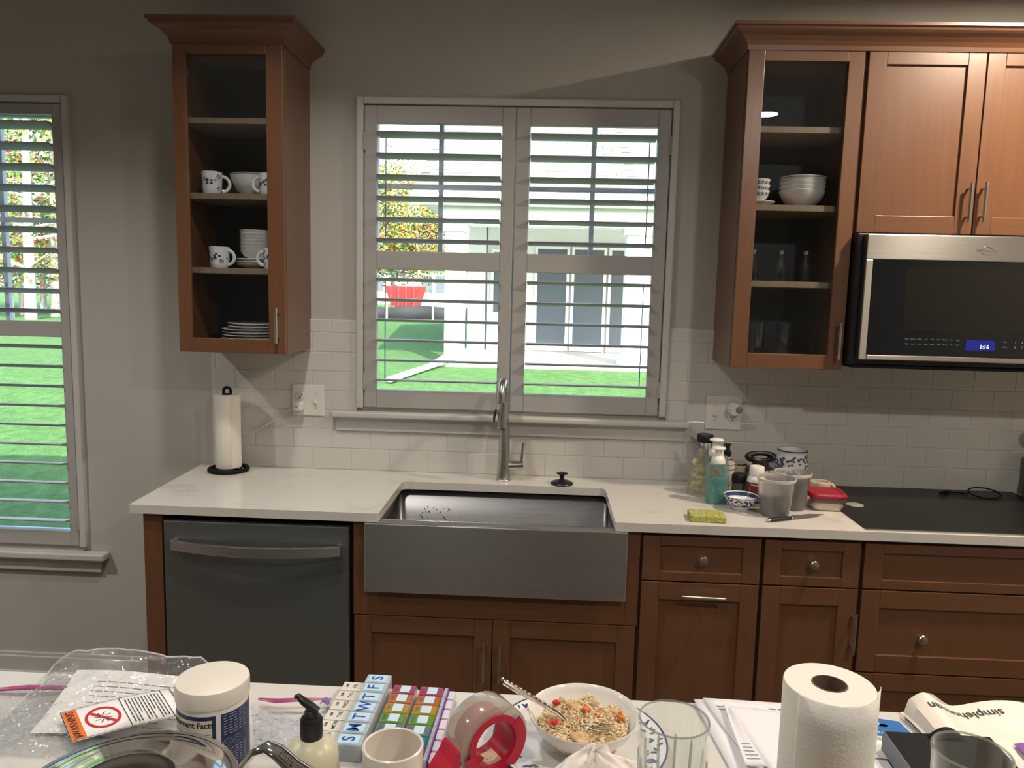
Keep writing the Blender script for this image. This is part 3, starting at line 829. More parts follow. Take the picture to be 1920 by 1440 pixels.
def base_cab(x0, x1, label):
    t = thing('base_cabinet', label, 'cabinet', ((x0+x1)/2, -.28, 0))
    MB().box(x0, x1, FB+.020, -.02, .10, CB-.001).build('body', WOODV, t, True)
    MB().box(x0, x1, -.50, -.05, 0, .10).build('toe_kick', WOODH, t, True)
    return t
t = base_cab(1.4535, 1.8360, 'base cabinet with knobbed drawer over a pull out front, right of the sink')
d = shaker(t, 'drawer', 1.461, 1.8304, .7254, .8716, FB, .055, .030); knob(d, 1.651, FB+.0085, .798)
d = shaker(t, 'door', 1.461, 1.8304, .118, .7205, FB); bar_pull(d, (1.585, FB, .6865), (1.722, FB, .6835), .028, .0045)
t = base_cab(1.8365, 2.1435, 'narrow base cabinet with vertical door pull, left of the cooktop')
d = shaker(t, 'drawer', 1.842, 2.1365, .7254, .8716, FB, .052, .030); knob(d, 1.994, FB+.0085, .798)
d = shaker(t, 'door', 1.842, 2.1365, .118, .7205, FB); bar_pull(d, (2.126, FB, .519), (2.126, FB, .652), .028)
t = base_cab(2.1440, 2.9165, 'wide drawer base cabinet under the black cooktop')
shaker(t, 'drawer_front', 2.151, 2.909, .7254, .8716, FB, .057, .030)
d = shaker(t, 'drawer', 2.151, 2.909, .4510, .7205, FB); knob(d, 2.345, FB+.0085, .570); knob(d, 2.715, FB+.0085, .570)
d = shaker(t, 'drawer', 2.151, 2.909, .118, .4465, FB); knob(d, 2.345, FB+.0085, .285); knob(d, 2.715, FB+.0085, .285)
t = base_cab(2.9170, 3.73, 'base cabinet at the far right beyond the cooktop')
d = shaker(t, 'drawer', 2.924, 3.724, .7254, .8716, FB, .055, .030); knob(d, 3.32, FB+.0085, .798)
d = shaker(t, 'door', 2.924, 3.322, .118, .7205, FB); bar_pull(d, (3.30, FB, .56), (3.30, FB, .69), .028)
d = shaker(t, 'door', 3.326, 3.724, .118, .7205, FB); bar_pull(d, (3.35, FB, .56), (3.35, FB, .69), .028)

# ---- countertop with the sink cut out
b = MB()
C0, C1, CY = .6198, 1.3699, -.1633
b.add([(-.1883, CF, CB), (C0, CF, CB), (C0, -.0055, CB), (-.216, -.0055, CB), (-.1883, CF, CT), (C0, CF, CT), (C0, -.0055, CT), (-.216, -.0055, CT)],
      [(0, 3, 2, 1), (4, 5, 6, 7), (0, 1, 5, 4), (1, 2, 6, 5), (2, 3, 7, 6), (3, 0, 4, 7)])
counter = MB()
poly = [(-.1883, CF), (C0, CF), (C0, CY-.02), (C0+.006, CY-.006), (C0+.02, CY), (C1-.02, CY), (C1-.006, CY-.006), (C1, CY-.02), (C1, CF), (3.74, CF), (3.74, -.0055), (-.216, -.0055)]
counter.prism(poly, CB, CT)
ctop = counter.build('countertop', QUARTZ, None, True, bevel=.0025, loc=(1.0, -.29, CB))
props(ctop, 'pale speckled quartz countertop running along the window wall', 'countertop')

# ---- farmhouse sink
SK = thing('farmhouse_sink', 'stainless apron front farmhouse sink set into the counter', 'sink', (.99, -.37, .658))
APY, SZ = -.5915, .8852
b = MB()
b.box(.5769, 1.4108, APY, APY+.008, .658, SZ-.001)              # apron
b.build('apron', STEEL, SK, True, bevel=.003)
b = MB()
b.box(.578, 1.4095, APY+.008, -.538, .80, SZ-.002)
b.build('front_rim', STEEL, SK, True, bevel=.004)
b = MB()
ix0, ix1, iy0, iy1, iz = .606, 1.384, -.540, -.150, .665
r = .016
def ring(z, inset=0.0):
    q = []
    for cx, cy, a0 in ((ix1-r, iy1-r, 0), (ix0+r, iy1-r, PI/2), (ix0+r, iy0+r, PI), (ix1-r, iy0+r, 1.5*PI)):
        for k in range(5):
            a = a0+k*PI/8
            q.append((cx+(r-inset)*math.cos(a), cy+(r-inset)*math.sin(a), z))
    return q
R0, R1, R2 = ring(SZ-.001), ring(iz+.012), ring(iz, .010)
nn = len(R0)
b.add(R0+R1+R2, [(k, nn+k, nn+(k+1) % nn, (k+1) % nn) for k in range(nn)] + [(nn+k, 2*nn+k, 2*nn+(k+1) % nn, nn+(k+1) % nn) for k in range(nn)], smooth=True)
b.add(R2, [tuple(range(nn))])
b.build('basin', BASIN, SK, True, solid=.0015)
MB().lathe([(.0001, .001), (.040, .001), (.044, .004), (.056, .003), (.057, .0)], 32, Matrix.Translation((.995, -.35, iz+.001))).build('drain', CHROME, SK, True)
b = MB(); rr = random.Random(3)     # drying splashes on the back wall of the basin
for k in range(46):
    x = rr.gauss(.80, .05) if k % 3 else rr.gauss(.71, .03); z = .75+rr.random()*.07
    if x > .62: b.lathe([(.0001, .0004), (rr.uniform(.0008, .0022), .0003)], 7, Matrix.Translation((x, -.152, z)) @ Matrix.Rotation(PI/2, 4, 'X'))
b.build('water_spots', pm('dried_drops', (.05, .045, .04), .6), SK, True, kind='stuff')

# ---- faucet
FA = thing('faucet', 'brushed nickel gooseneck faucet with pull down sprayer behind the sink', 'faucet', (.991, -.088, CT))
MB().lathe([(.0285, 0), (.0290, .004), (.0275, .006), (.0255, .05), (.0215, .14), (.0165, .24), (.0140, .29)], 32).build('body', STEELV, FA)
pts = [(0, 0, .285)]
for k in range(15):
    a = PI*k/14
    pts.append((-.005*(1-math.cos(a)), -.047*(1-math.cos(a)), .325+.058*math.sin(a)))
pts.append((-.011, -.095, .305))
MB().tube(pts, [.0140]+[.0130]*15+[.0130], 16).build('spout', STEELV, FA)
M = Matrix.Translation((-.012, -.096, 0)) @ Matrix.Rotation(.04, 4, 'Y')
hd = MB().lathe([(.0155, .216), (.0210, .218), (.0215, .226), (.0195, .26), (.0150, .305), (.0146, .312)], 28, M).build('spray_head', STEELV, FA)
MB().lathe([(.010, .211), (.015, .216)], 20, M).build('nozzle', BLACKP, hd)
MB().tube([(-.034, -.101, .238), (-.034, -.100, .255), (-.029, -.098, .280), (-.028, -.098, .286)], [.003, .0045, .0045, .002], 8).build('spray_button', BLACKP, hd)
MB().cyl((.015, 0, .056), (.074, 0, .060), .0180, 20, .0165).build('valve', STEELV, FA)
MB().cyl((.066, 0, .066), (.072, 0, .146), .0056, 12).build('lever', STEELV, FA)

# ---- black drain stopper lying behind the sink
t = thing('drain_stopper', 'black mushroom shaped drain stopper standing behind the sink', 'stopper', (1.2115, -.121, CT))
MB().lathe([(.040, 0), (.0425, .003), (.040, .008), (.030, .013), (.014, .016), (.009, .020)], 32).build('flange', BLACKP, t)
MB().lathe([(.009, .018), (.0085, .034), (.014, .037), (.0215, .040), (.0215, .043), (.012, .046), (.0001, .047)], 32).build('grip', BLACKP, t)

# ---- cooktop
b = MB().box(2.148, 2.912, -.566, -.018, CT, CT+.006)
ck = thing('cooktop', 'flush black glass cooktop under the microwave', 'cooktop', (2.53, -.29, CT))
b.build('glass', COOKG, ck, True, bevel=.002)
MB().box(2.143, 2.917, -.5715, -.566, CT, CT+.0055).build('trim', STEELV, ck, True)

# ---- island
ISLE = pm('island_grey_paint', (.25, .25, .25), .5)
IS = thing('island', 'kitchen island body under the cluttered white top', 'island', (1.2, -2.1, 0))
MB().box(-.25, 2.75, -2.45, -1.675, .10, CB-.001).box(-.25, 2.75, -2.40, -1.74, 0, .10).build('body', ISLE, IS, True, bevel=.003)
for k in range(4): 
    x = -.22+k*.745
    b = MB(); b.box(x, x+.73, -1.675, -1.660, .12, .86); b.build('panel', ISLE, IS, True, bevel=.002)
it = MB().box(-.30, 2.80, -2.70, -1.638, CB, CT).build('countertop', QUARTZ, None, True, bevel=.003, loc=(1.2, -2.1, CB))
props(it, 'white quartz island top strewn with jars, papers and dishes', 'countertop')

# ---- outlets
def plate(x0, x1, z0, z1, label, kinds):
    t = thing('wall_plate', label, 'wall plate', ((x0+x1)/2, -.0095, z0))
    MB().box(x0, x1, -.0155, -.0095, z0, z1).build('plate', WPLAS, t, True, bevel=.003)
    zc = (z0+z1)/2; w = (x1-x0)/2
    for k, kd in enumerate(kinds):
        xc = x0+w*(k+.5)
        if kd == 's':
            MB().box(xc-.005, xc+.005, -.017, -.0150, zc-.012, zc+.012).build('toggle_slot', WPLAS, t, True)
            MB().box(xc-.004, xc+.004, -.028, -.0160, zc-.010, zc-.001).build('toggle', WPLAS, t, True, bevel=.0015)
            MB().sphere((xc, -.0155, zc+.030), .003, 8, 5).sphere((xc, -.0155, zc-.030), .003, 8, 5).build('screw', STEELV, t, True)
        else:
            for s in (-1, 1):
                zz = zc+s*.019
                oo = MB().lathe([(.0165, 0), (.0165, .002), (.015, .003)], 24, Matrix.Translation((xc, -.0152, zz)) @ Matrix.Rotation(PI/2, 4, 'X')).build('socket', WPLAS, t, True)
                MB().box(xc-.0075, xc-.0055, -.0186, -.0180, zz-.001, zz+.008).box(xc+.0055, xc+.0075, -.0186, -.0180, zz-.001, zz+.007).lathe([(.0001, 0), (.0028, 0)], 10, Matrix.Translation((xc, -.0186, zz-.008)) @ Matrix.Rotation(PI/2, 4, 'X')).build('slot', BLACKM, oo, True)
    return t
plate(.156, .281, 1.125, 1.247, 'white outlet and switch plate left of the window', 'os')
plate(1.753, 1.888, 1.122, 1.250, 'white switch and outlet plate right of the window', 'so')
t = thing('phone_charger', 'white phone charger plugged in left of the window', 'charger', (.187, -.018, 1.150))
MB().box(.172, .206, -.060, -.0185, 1.150, 1.182).build('block', WPLAS, t, True, bevel=.004)
MB().box(.181, .191, -.0605, -.0598, 1.163, 1.168).build('port', GREYINK, t, True)
kp = [(.184, -.061, 1.165), (.165, -.055, 1.158), (.10, -.032, 1.112), (.03, -.024, 1.066), (-.005, -.022, 1.050), (-.05, -.022, 1.046), (-.10, -.024, 1.03), (-.125, -.03, .97), (-.12, -.035, CT+.003), (-.02, -.03, CT+.002)]
c = []
for a_, b_ in zip(kp[:-1], kp[1:]):
    for q in range(4): c.append(Vector(a_).lerp(Vector(b_), q/4))
MB().tube(c, .0016, 6).build('cable', WPLAS, t, True)
t = thing('night_light', 'round white night light plugged in right of the window', 'night light', (1.853, -.019, 1.205))
M = Matrix.Translation((1.853, -.0190, 1.205)) @ Matrix.Rotation(PI/2, 4, 'X')
MB().lathe([(.0235, 0), (.0245, .004), (.0245, .030), (.022, .035), (.0001, .036)], 28, M).build('housing', WPLAS, t, True)
M2 = Matrix.Translation((1.868, -.0535, 1.2055)) @ Matrix.Rotation(PI/2, 4, 'X')
MB().lathe([(.0135, 0), (.0135, .004), (.011, .006), (.0001, .0062)], 24, M2).build('sensor_lens', pm('grey_lens', (.22, .23, .22), .3), t, True)
b = MB()
for k in range(5):
    a = PI*.6+k*.45
    b.lathe([(.0001, 0), (.0015, 0)], 8, Matrix.Translation((1.853+.018*math.cos(a), -.0553, 1.205+.018*math.sin(a))) @ Matrix.Rotation(PI/2, 4, 'X'))
b.build('vent_hole', BLACKM, t, True)
# ================================================================== DISHES IN THE GLASS CABINETS
def dish(name, label, cat, x, y, z, prof, n=32, mat=CERAM, group=None, parent_parts=None, rim=None):
    o = MB().lathe(prof, n, cap0=True, cap1=False).build(name, mat, None, False, loc=(x, y, z))
    props(o, label, cat, group)
    if rim:
        MB().lathe([(rim[0]-.0004, rim[1]-.001), (rim[0]+.0006, rim[1]), (rim[0]-.0004, rim[1]+.001)], n, cap0=False, cap1=False).build('rim_line', BLUEINK, o)
    return o
def blob(mb, R, a, z, s, rr, mi=0, flat=False):
    """little painted flower of wrapped petals on a wall of radius R (number or function of height)"""
    Rf = R if callable(R) else (lambda zz: R)
    for k in range(rr.randint(4, 6)):
        an = 2*PI*k/5+rr.random(); du = s*.7*math.cos(an); dz = s*.7*math.sin(an)
        n = 7; v = []
        for j in range(n):
            b = 2*PI*j/n
            uu = du+s*.42*math.cos(b); zz = z+dz+s*.30*math.sin(b)
            q = Rf(zz)+.0005
            v.append((q*math.sin(a+uu/q), -q*math.cos(a+uu/q), zz))
        mb.add(v, [tuple(range(n))], None, mi)
def mug(x, y, z, r, h, handle, label, group, deco=True, seed=1, mat=CERAM, name='mug', hs=1.0):
    t = thing(name, label, 'mug', (x, y, z), group=group)
    MB().lathe([(r*.80, 0), (r*.86, .003), (r*.93, h*.25), (r*.97, h*.6), (r, h), (r-.002, h+.0015), (r-.004, h), (r*.92-.004, h*.3), (r*.8-.004, .006), (.0001, .005)], 36).build('body', mat, t)
    c, s = math.cos(handle), math.sin(handle)
    pts = []
    for k in range(13):
        a = -PI*.5+PI*k/12
        q = r*.95+.026*hs*math.cos(a); pts.append((q*c, q*s, h*.52+h*.34*math.sin(a)))
    MB().tube(pts, [.0045]*13, 8, flat=1.3).build('handle', mat, t)
    if deco:
        rr = random.Random(seed); b = MB()
        Rf = lambda zz: r*(.93+.07*min(1, max(0, zz/h)))
        for k in range(9):
            blob(b, Rf, rr.uniform(-1.5, 1.5), h*rr.uniform(.25, .8), rr.uniform(.004, .008), rr)
        blob(b, Rf, .15, h*.55, .013, rr); blob(b, Rf, -.9, h*.5, .010, rr)
        b.build('painted_pattern', BLUEINK, t)
    return t
BOWLP = lambda r, h: [(r*.42, 0), (r*.45, .004), (r*.75, h*.35), (r*.93, h*.75), (r, h), (r-.002, h+.001), (r*.93-.004, h*.76), (r*.72, h*.38), (r*.4, .008), (.0001, .007)]
PLATEP = lambda r: [(r*.55, 0), (r*.57, .004), (r*.68, .007), (r, .016), (r-.001, .0175), (r*.68, .0095), (.0001, .0075)]
yy = -.17
# left cabinet
mug(-.062, -.20, 1.938, .036, .078, .5, 'mug with a painted rooster, left of the bowl on the upper stocked shelf', 'painted mugs', True, 3)
dish('serving_bowl', 'large white serving bowl on the upper stocked shelf of the left cabinet', 'bowl', .060, -.13, 1.938, BOWLP(.082, .080), rim=(.0822, .0775))
mug(.150, -.225, 1.938, .032, .072, PI*.98, 'mug right of the serving bowl, partly behind the door stile', 'painted mugs', True, 5)
mug(-.040, -.20, 1.682, .036, .074, -.2, 'mug with a painted rooster beside the stacked small bowls', 'painted mugs', True, 8)
for k in range(3):
    dish('small_plate', ['bottom', 'middle', 'top'][k]+' white plate under the stacked small bowls, left cabinet', 'plate', .072, -.13, 1.682+k*.010, PLATEP(.076), group='small plates on the third shelf')
for k in range(7):
    dish('small_bowl', 'small white bowl number %s from the top of the tall stack, left cabinet' % ['seven', 'six', 'five', 'four', 'three', 'two', 'one'][k], 'bowl', .072, -.13, 1.714+k*.0115, BOWLP(.062, .038), group='small bowls on the third shelf')
mug(.160, -.225, 1.682, .030, .072, PI*.98, 'mug at the right of the stacked small bowls, cut by the door stile', 'painted mugs', True, 11)
for k in range(6):
    dish('dinner_plate', 'white dinner plate, number %s from the bottom of the stack in the left cabinet' % ['one', 'two', 'three', 'four', 'five', 'six'][k], 'plate', .062, -.135, 1.4175+k*.0105, PLATEP(.118 if k < 4 else .098), n=40, group='dinner plates on the cabinet floor')
# right cabinet
dish('saucer', 'white saucer under the blue painted cups in the right cabinet', 'saucer', 1.862, -.18, 1.936, PLATEP(.052))
for k in range(3):
    o = dish('tea_cup', '%s blue painted cup of the short stack in the right cabinet' % ['lowest', 'middle', 'topmost'][k], 'cup', 1.858, -.18, 1.9525+k*.019, BOWLP(.036, .038), group='blue painted cups')
    rr = random.Random(k+20); b = MB()
    for q in range(7): blob(b, lambda zz: .0362*(.66+.34*min(1, (zz/.038)**.7)), -1.2+q*.42, .026, .0055, rr)
    b.build('painted_pattern', BLUEINK, o)
for k in range(4):
    o = dish('soup_bowl', '%s white soup bowl of the stack in the right cabinet' % ['bottom', 'second', 'third', 'top'][k], 'bowl', 2.010, -.16, 1.936+k*.0155, BOWLP(.078, .058), group='soup bowls', rim=(.0778, .054) if k == 3 else None)
for k, x in enumerate((1.850, 1.945, 2.030)):
    t = thing('glass_cruet', '%s small glass bottle on the third shelf of the right cabinet' % ['leftmost', 'middle', 'rightmost'][k], 'bottle', (x, -.19, 1.681), group='glass bottles in the right cabinet')
    MB().lathe([(.017, 0), (.020, .003), (.020, .055), (.012, .075), (.010, .095)], 20, cap1=False).build('bottle', CLEARG, t)
    MB().lathe([(.011, .095), (.012, .097), (.012, .108), (.0001, .110)], 20).build('stopper', STEELV, t)
for k, (x, y) in enumerate(((1.875, -.20), (1.985, -.15))):
    o = MB().lathe([(.024, 0), (.025, .004), (.030, .12), (.0285, .12), (.022, .008), (.0001, .007)], 24, cap1=False).build('drinking_glass', CLEARG, None, loc=(x, y, 1.4175))
    props(o, ['tall clear glass at the left of the right cabinet floor', 'tall clear glass further back on the right cabinet floor'][k], 'glass', 'glasses on the cabinet floor')

# ================================================================== THINGS ON THE COUNTER
t = thing('paper_towel_holder', 'black wire paper towel holder at the left end of the counter', 'towel holder', (-.068, -.092, CT))
MB().tube([(.070*math.cos(a), .070*math.sin(a), .008) for a in [2*PI*k/40 for k in range(41)]], .0075, 10, cap=False).build('base_ring', BLACKM, t)
MB().tube([(.046*math.cos(a), .046*math.sin(a), .006) for a in [2*PI*k/40 for k in range(41)]], .003, 6, cap=False).cyl((-.07, 0, .006), (.07, 0, .006), .003, 6).build('base_cross', BLACKM, t)
MB().cyl((0, 0, .006), (0, 0, .300), .005, 10).build('rod', BLACKM, t)
MB().tube([(-.014, 0, .298)]+[(.014*math.cos(PI-PI*k/10), 0, .309+.014*math.sin(PI*k/10)) for k in range(11)]+[(.014, 0, .298)], .0055, 8).box(-.016, .016, -.008, .008, .296, .300).build('loop', BLACKM, t)
t = thing('paper_towel_roll', 'white paper towel roll standing on the black wire holder', 'paper towel', (-.068, -.092, CT+.016))
MB().lathe([(.020, 0), (.0465, 0), (.047, .001), (.047, .279), (.0465, .280), (.020, .280)], 40, cap0=False, cap1=False).build('roll', TOWEL, t)
MB().lathe([(.020, .0), (.020, .280)], 24, cap0=False, cap1=False).build('core', CARD, t)
MB().grid(lambda u, v: ((.0478+.006*max(0, u-.6))*math.cos(-.9+u*.95), (.0478+.006*max(0, u-.6))*math.sin(-.9+u*.95), .002+.276*v), 8, 2).build('loose_sheet', TOWEL, t)

SPONGE = pm('yellow_sponge', (.50, .50, .15), .95, var=(120, .35), bump=(160, 1, .01))
sp = MB().box(-.056, .056, -.040, .040, 0, .022).build('sponge', SPONGE, None, bevel=.004, loc=(1.666, -.512, CT))
sp.rotation_euler = (0, 0, -.06)
props(sp, 'yellow green kitchen sponge at the front edge of the counter', 'sponge')

SOAP = clear('soap_bottle_plastic', (.80, .90, .90), .08, 1.4, body=(.55, .66, .66), wt=.25)
TEAL = pm('teal_soap', (.045, .42, .37), .15, trans=.35)
PUMPW = pm('pump_white', (.78, .76, .71), .3)
def foam_bottle(x, y, label, fill, scale=1.0):
    t = thing('foam_soap_bottle', label, 'soap bottle', (x, y, CT), rotz=.12, group='foaming soap bottles')
    t.scale = (scale,)*3
    def rbox(w, d, z0, z1, r=.012):
        poly = []
        for cx, cy, a0 in ((w-r, d-r, 0), (-w+r, d-r, PI/2), (-w+r, -d+r, PI), (w-r, -d+r, 1.5*PI)):
            for k in range(5): poly.append((cx+r*math.cos(a0+k*PI/8), cy+r*math.sin(a0+k*PI/8)))
        return poly, z0, z1
    p = rbox(.035, .026, .001, .140)
    MB().prism(*p, smooth=True).build('bottle', SOAP, t, sharp=50)
    if fill:
        MB().prism(*rbox(.0335, .0245, .003, .088)[:1], .003, .088, smooth=True).build('liquid_soap', TEAL, t, sharp=50)
        b = MB(); rr = random.Random(5)
        for k in range(16): b.box(-.024+rr.uniform(0, .01), -.024+rr.uniform(.014, .034), -.0264, -.0262, .022+k*.006, .0235+k*.006)
        b.build('print', pm('soap_print', (.03, .12, .12), .6), t, kind='stuff')
        MB().lathe([(.0001, 0), (.008, 0)], 16, Matrix.Translation((-.014, -.0265, .113)) @ Matrix.Rotation(PI/2, 4, 'X')).build('emblem', pm('orange_print', (.6, .16, .08), .6), t)
    MB().lathe([(.0245, .141), (.0245, .150), (.020, .162), (.013, .166), (.0125, .186)], 28).build('collar', PUMPW, t)
    MB().lathe([(.0125, .186), (.023, .190), (.024, .193), (.020, .197), (.0001, .199)], 28).build('pump_head', PUMPW, t)
    return t
foam_bottle(1.742, -.305, 'foaming hand soap bottle half full of teal soap, at the front of the cluster', True)
foam_bottle(1.752, -.225, 'taller empty foaming soap bottle just behind the teal one', False, 1.07)

# bag of snack bars / clips
BAGC = clear('clip_bag_film', (.90, .90, .85), .15, 1.4, body=(.66, .60, .42), wt=.34, bump=(60, .6))
t = thing('snack_bag', 'clear bag of cream coloured packets leaning by the soap bottles', 'bag', (1.702, -.205, CT))
def bagf(u, v):
    a = 2*PI*u
    w = .041*(1-.10*v) if v < .62 else .041*(.938-(v-.62)*1.7)
    d = .030*(1-v**2.2)+.004
    wob = 1+.10*math.sin(a*3+v*9)+.06*math.sin(a*7+v*5)
    return (w*wob*math.cos(a)+.010*v, d*wob*math.sin(a)+.025*v, .165*v)
MB().grid(bagf, 40, 22).build('film', BAGC, t)
CREAM = pm('cream_packet', (.72, .65, .45), .6)
for k in range(15):
    rr = random.Random(k)
    M = Matrix.Translation((rr.uniform(-.022, .022)*(1-k/30), rr.uniform(-.014, .006)+.006, .016+.0075*k)) @ Matrix.Rotation(rr.uniform(-.9, .9), 4, 'Y') @ Matrix.Rotation(rr.uniform(-.5, .5), 4, 'Z')
    MB().box(-.019, .019, -.004, .004, -.007, .007, M).build('packet', CREAM, t, bevel=.002)
# purple edged plastic sleeve leaning behind
t = thing('plastic_sleeve', 'pale lilac plastic sleeve leaning behind the snack bag', 'sleeve', (1.735, -.15, CT))
MB().add([(-.058, .02, .198), (-.052, .022, .205), (.03, -.02, .11), (.03, -.03, .0), (-.03, -.01, .0)], [(0, 1, 2, 3, 4)]).build('sheet', clear('lilac_film', (.80, .78, .82), .2, 1.4, body=(.42, .39, .44), wt=.45), t)
MB().tube([(-.058, .020, .199), (-.01, -.002, .150), (.03, -.021, .108)], .0022, 6).build('seam', pm('purple_seam', (.16, .12, .28), .5), t)
# steel jar with black lid
t = thing('steel_canister', 'tall steel canister with a black lid against the tiles', 'canister', (1.741, -.085, CT))
MB().lathe([(.026, 0), (.0275, .002), (.0275, .172), (.026, .174)], 32).build('body', STEELV, t)
MB().lathe([(.030, .172), (.0305, .174), (.0305, .198), (.028, .201), (.0001, .2015)], 32).build('lid', BLACKP, t)
# striped lotion bottle
PURP = pm('dark_purple', (.055, .028, .055), .4)
t = thing('lotion_bottle', 'striped purple and cream lotion bottle with black pump', 'bottle', (1.802, -.185, CT))
MB().lathe([(.026, 0), (.0275, .003), (.0275, .108), (.026, .118), (.020, .128), (.0125, .136), (.011, .142)], 32).build('body', pm('cream_label', (.56, .50, .44), .5), t)
for z0, z1, r0, r1 in ((.127, .135, .0213, .0135), (.112, .122, .0272, .0240), (.094, .098, .0278, .0278), (.018, .024, .0278, .0278)):
    MB().lathe([(r0, z0), (r1, z1)], 32, cap0=False, cap1=False).build('stripe', PURP, t)
b = MB(); rr = random.Random(9)
for k in range(34): blob(b, .0276, rr.uniform(-1.4, 1.4), rr.uniform(.030, .088), rr.uniform(.002, .0035), rr)
b.build('label_ornament', pm('brown_print', (.12, .06, .05), .6), t, kind='stuff')
MB().lathe([(.013, .140), (.0135, .142), (.0135, .160), (.008, .164), (.0075, .178), (.012, .181), (.012, .188), (.0001, .190)], 24).build('pump', BLACKP, t)
MB().tube([(0, 0, .185), (-.014, -.012, .186), (-.018, -.015, .180)], [.005, .004, .003], 8).build('spout', BLACKP, t)
# pale tub
t = thing('cream_tub', 'squat cream tub with a dark opening behind the small jar', 'tub', (1.858, -.125, CT))
MB().lathe([(.031, 0), (.033, .003), (.033, .072), (.034, .074), (.034, .098), (.032, .100)], 32).build('body', pm('cream_plastic', (.60, .53, .40), .45), t)
MB().lathe([(.032, .100), (.032, .106), (.0001, .108)], 32).build('lid', STEELV, t)
# chopper with black oval ring handle
t = thing('ring_handled_tool', 'kitchen tool with a black oval ring handle among the jars', 'kitchen tool', (1.925, -.170, CT))
MB().lathe([(.042, 0), (.044, .004), (.046, .070), (.043, .088), (.030, .096)], 32).build('cup', pm('smoky_plastic', (.10, .10, .10), .25), t)
MB().lathe([(.044, .086), (.046, .090), (.046, .100), (.030, .106), (.027, .126)], 32).build('collar', BLACKP, t)
ringp = [(.043*math.cos(a), 0, .139+.0135*math.sin(a)) for a in [2*PI*k/36 for k in range(37)]]
MB().tube(ringp, [.0150-.0060*abs(math.sin(2*PI*k/36)) for k in range(37)], 12, cap=False, up=(0, 1, 0)).build('handle', BLACKP, t)
for k in range(7):
    MB().box(-.020+k*.008, -.016+k*.008, -.0475, -.0455, .086, .098, Matrix.Rotation(.5, 4, 'Z')).build('stripe', WPLAS, t)
# blue and white planter
t = thing('planter', 'blue and white floral planter pot against the tiles', 'planter', (2.055, -.115, CT))
pr = lambda zz: .050+.012*math.sin(PI*min(1, max(0, (.160-zz)/.16))*.62)
MB().lathe([(.044, 0), (.046, .004)]+[(pr(z), z) for z in (.02, .05, .08, .10, .12, .14, .150)]+[(.0535, .154), (.054, .158), (.050, .160), (.047, .154), (.052, .10), (.045, .02), (.0001, .018)], 40).build('pot', CERAM, t)
b = MB(); rr = random.Random(31)
for k in range(9): blob(b, pr, -1.5+k*.36, .125+rr.uniform(-.012, .008), rr.uniform(.012, .017), rr)
for k in range(9): blob(b, pr, -1.4+k*.36, .088+rr.uniform(-.012, .012), rr.uniform(.010, .014), rr)
b.build('painted_flowers', pm('floral_blue', (.10, .13, .24), .25), t)
MB().lathe([(.0545, .156), (.0548, .158), (.052, .1605)], 40, cap0=False, cap1=False).build('rim_line', BLUEINK, t)
# small jar with black lid
t = thing('spice_jar', 'small glass jar with a domed black lid beside the vitamin bottle', 'jar', (1.829, -.262, CT))
MB().lathe([(.023, 0), (.025, .003), (.025, .060), (.023, .068)], 28).build('jar', pm('smoky_jar', (.20, .19, .17), .15, trans=.3), t)
MB().lathe([(.026, .066), (.0265, .068), (.0265, .088), (.023, .096), (.012, .100), (.0001, .101)], 28).build('lid', BLACKP, t)
# vitamin bottle
t = thing('vitamin_bottle', 'white vitamin bottle with a red and yellow label', 'bottle', (1.874, -.312, CT))
MB().lathe([(.030, 0), (.0315, .003), (.0315, .085), (.029, .096), (.024, .102), (.022, .106)], 32).build('bottle', WPLAS, t)
MB().lathe([(.0245, .105), (.025, .107), (.025, .132), (.022, .136), (.0001, .137)], 32).build('cap', PUMPW, t)
la = lambda a0, a1, z0, z1, r: MB().lathe([(r, z0), (r, z1)], 24, a0=a0, a1=a1)
lb = MB().lathe([(.0318, .012), (.0318, .082)], 32, cap0=False, cap1=False).build('label', pm('maroon_label', (.16, .025, .02), .5), t)
b = MB(); b.add([(.0321*math.sin(a), -.0321*math.cos(a), .060-.012*max(0, (a+.9)/.9)**1.0*0+zz) for a, zz in ((-.95, -.012), (-.5, -.016), (-.1, -.010), (.25, .006), (-.95, .006))], [(0, 1, 2, 3, 4)])
b.build('yellow_flash', pm('yellow_label', (.75, .42, .06), .5), lb)
b = MB(); put_text(b, 'KIRKLAND', .0085, None, wrap=(.0322, -.30, .0745), bold=.01)
put_text(b, 'VITAMIN', .0125, None, wrap=(.0322, -.42, .022), bold=.01)
b.build('lettering', WINK, lb)
# small blue and white bowl
t = thing('rice_bowl', 'small white bowl painted with blue trees in front of the jars', 'bowl', (1.806, -.383, CT))
bp = [(.024, 0), (.026, .002), (.026, .007), (.040, .018), (.052, .036), (.057, .050), (.056, .0515), (.050, .036), (.036, .019), (.0001, .012)]
MB().lathe(bp, 40).build('bowl', CERAM, t)
b = MB(); rr = random.Random(12)
brf = lambda zz: .040+(zz-.018)/.018*.012 if zz < .036 else .052+(zz-.036)/.014*.005
for k in range(9): blob(b, brf, -1.45+k*.36, .032+rr.uniform(-.003, .003), rr.uniform(.011, .0135), rr)
b.lathe([(.0415, .0185), (.0435, .021)], 40, cap0=False, cap1=False); b.lathe([(.0573, .0475), (.0576, .050)], 40, cap0=False, cap1=False)
b.lathe([(.0539, .0485), (.0492, .0365)], 40, cap0=False, cap1=False)
b.build('painted_trees', BLUEINK, t)
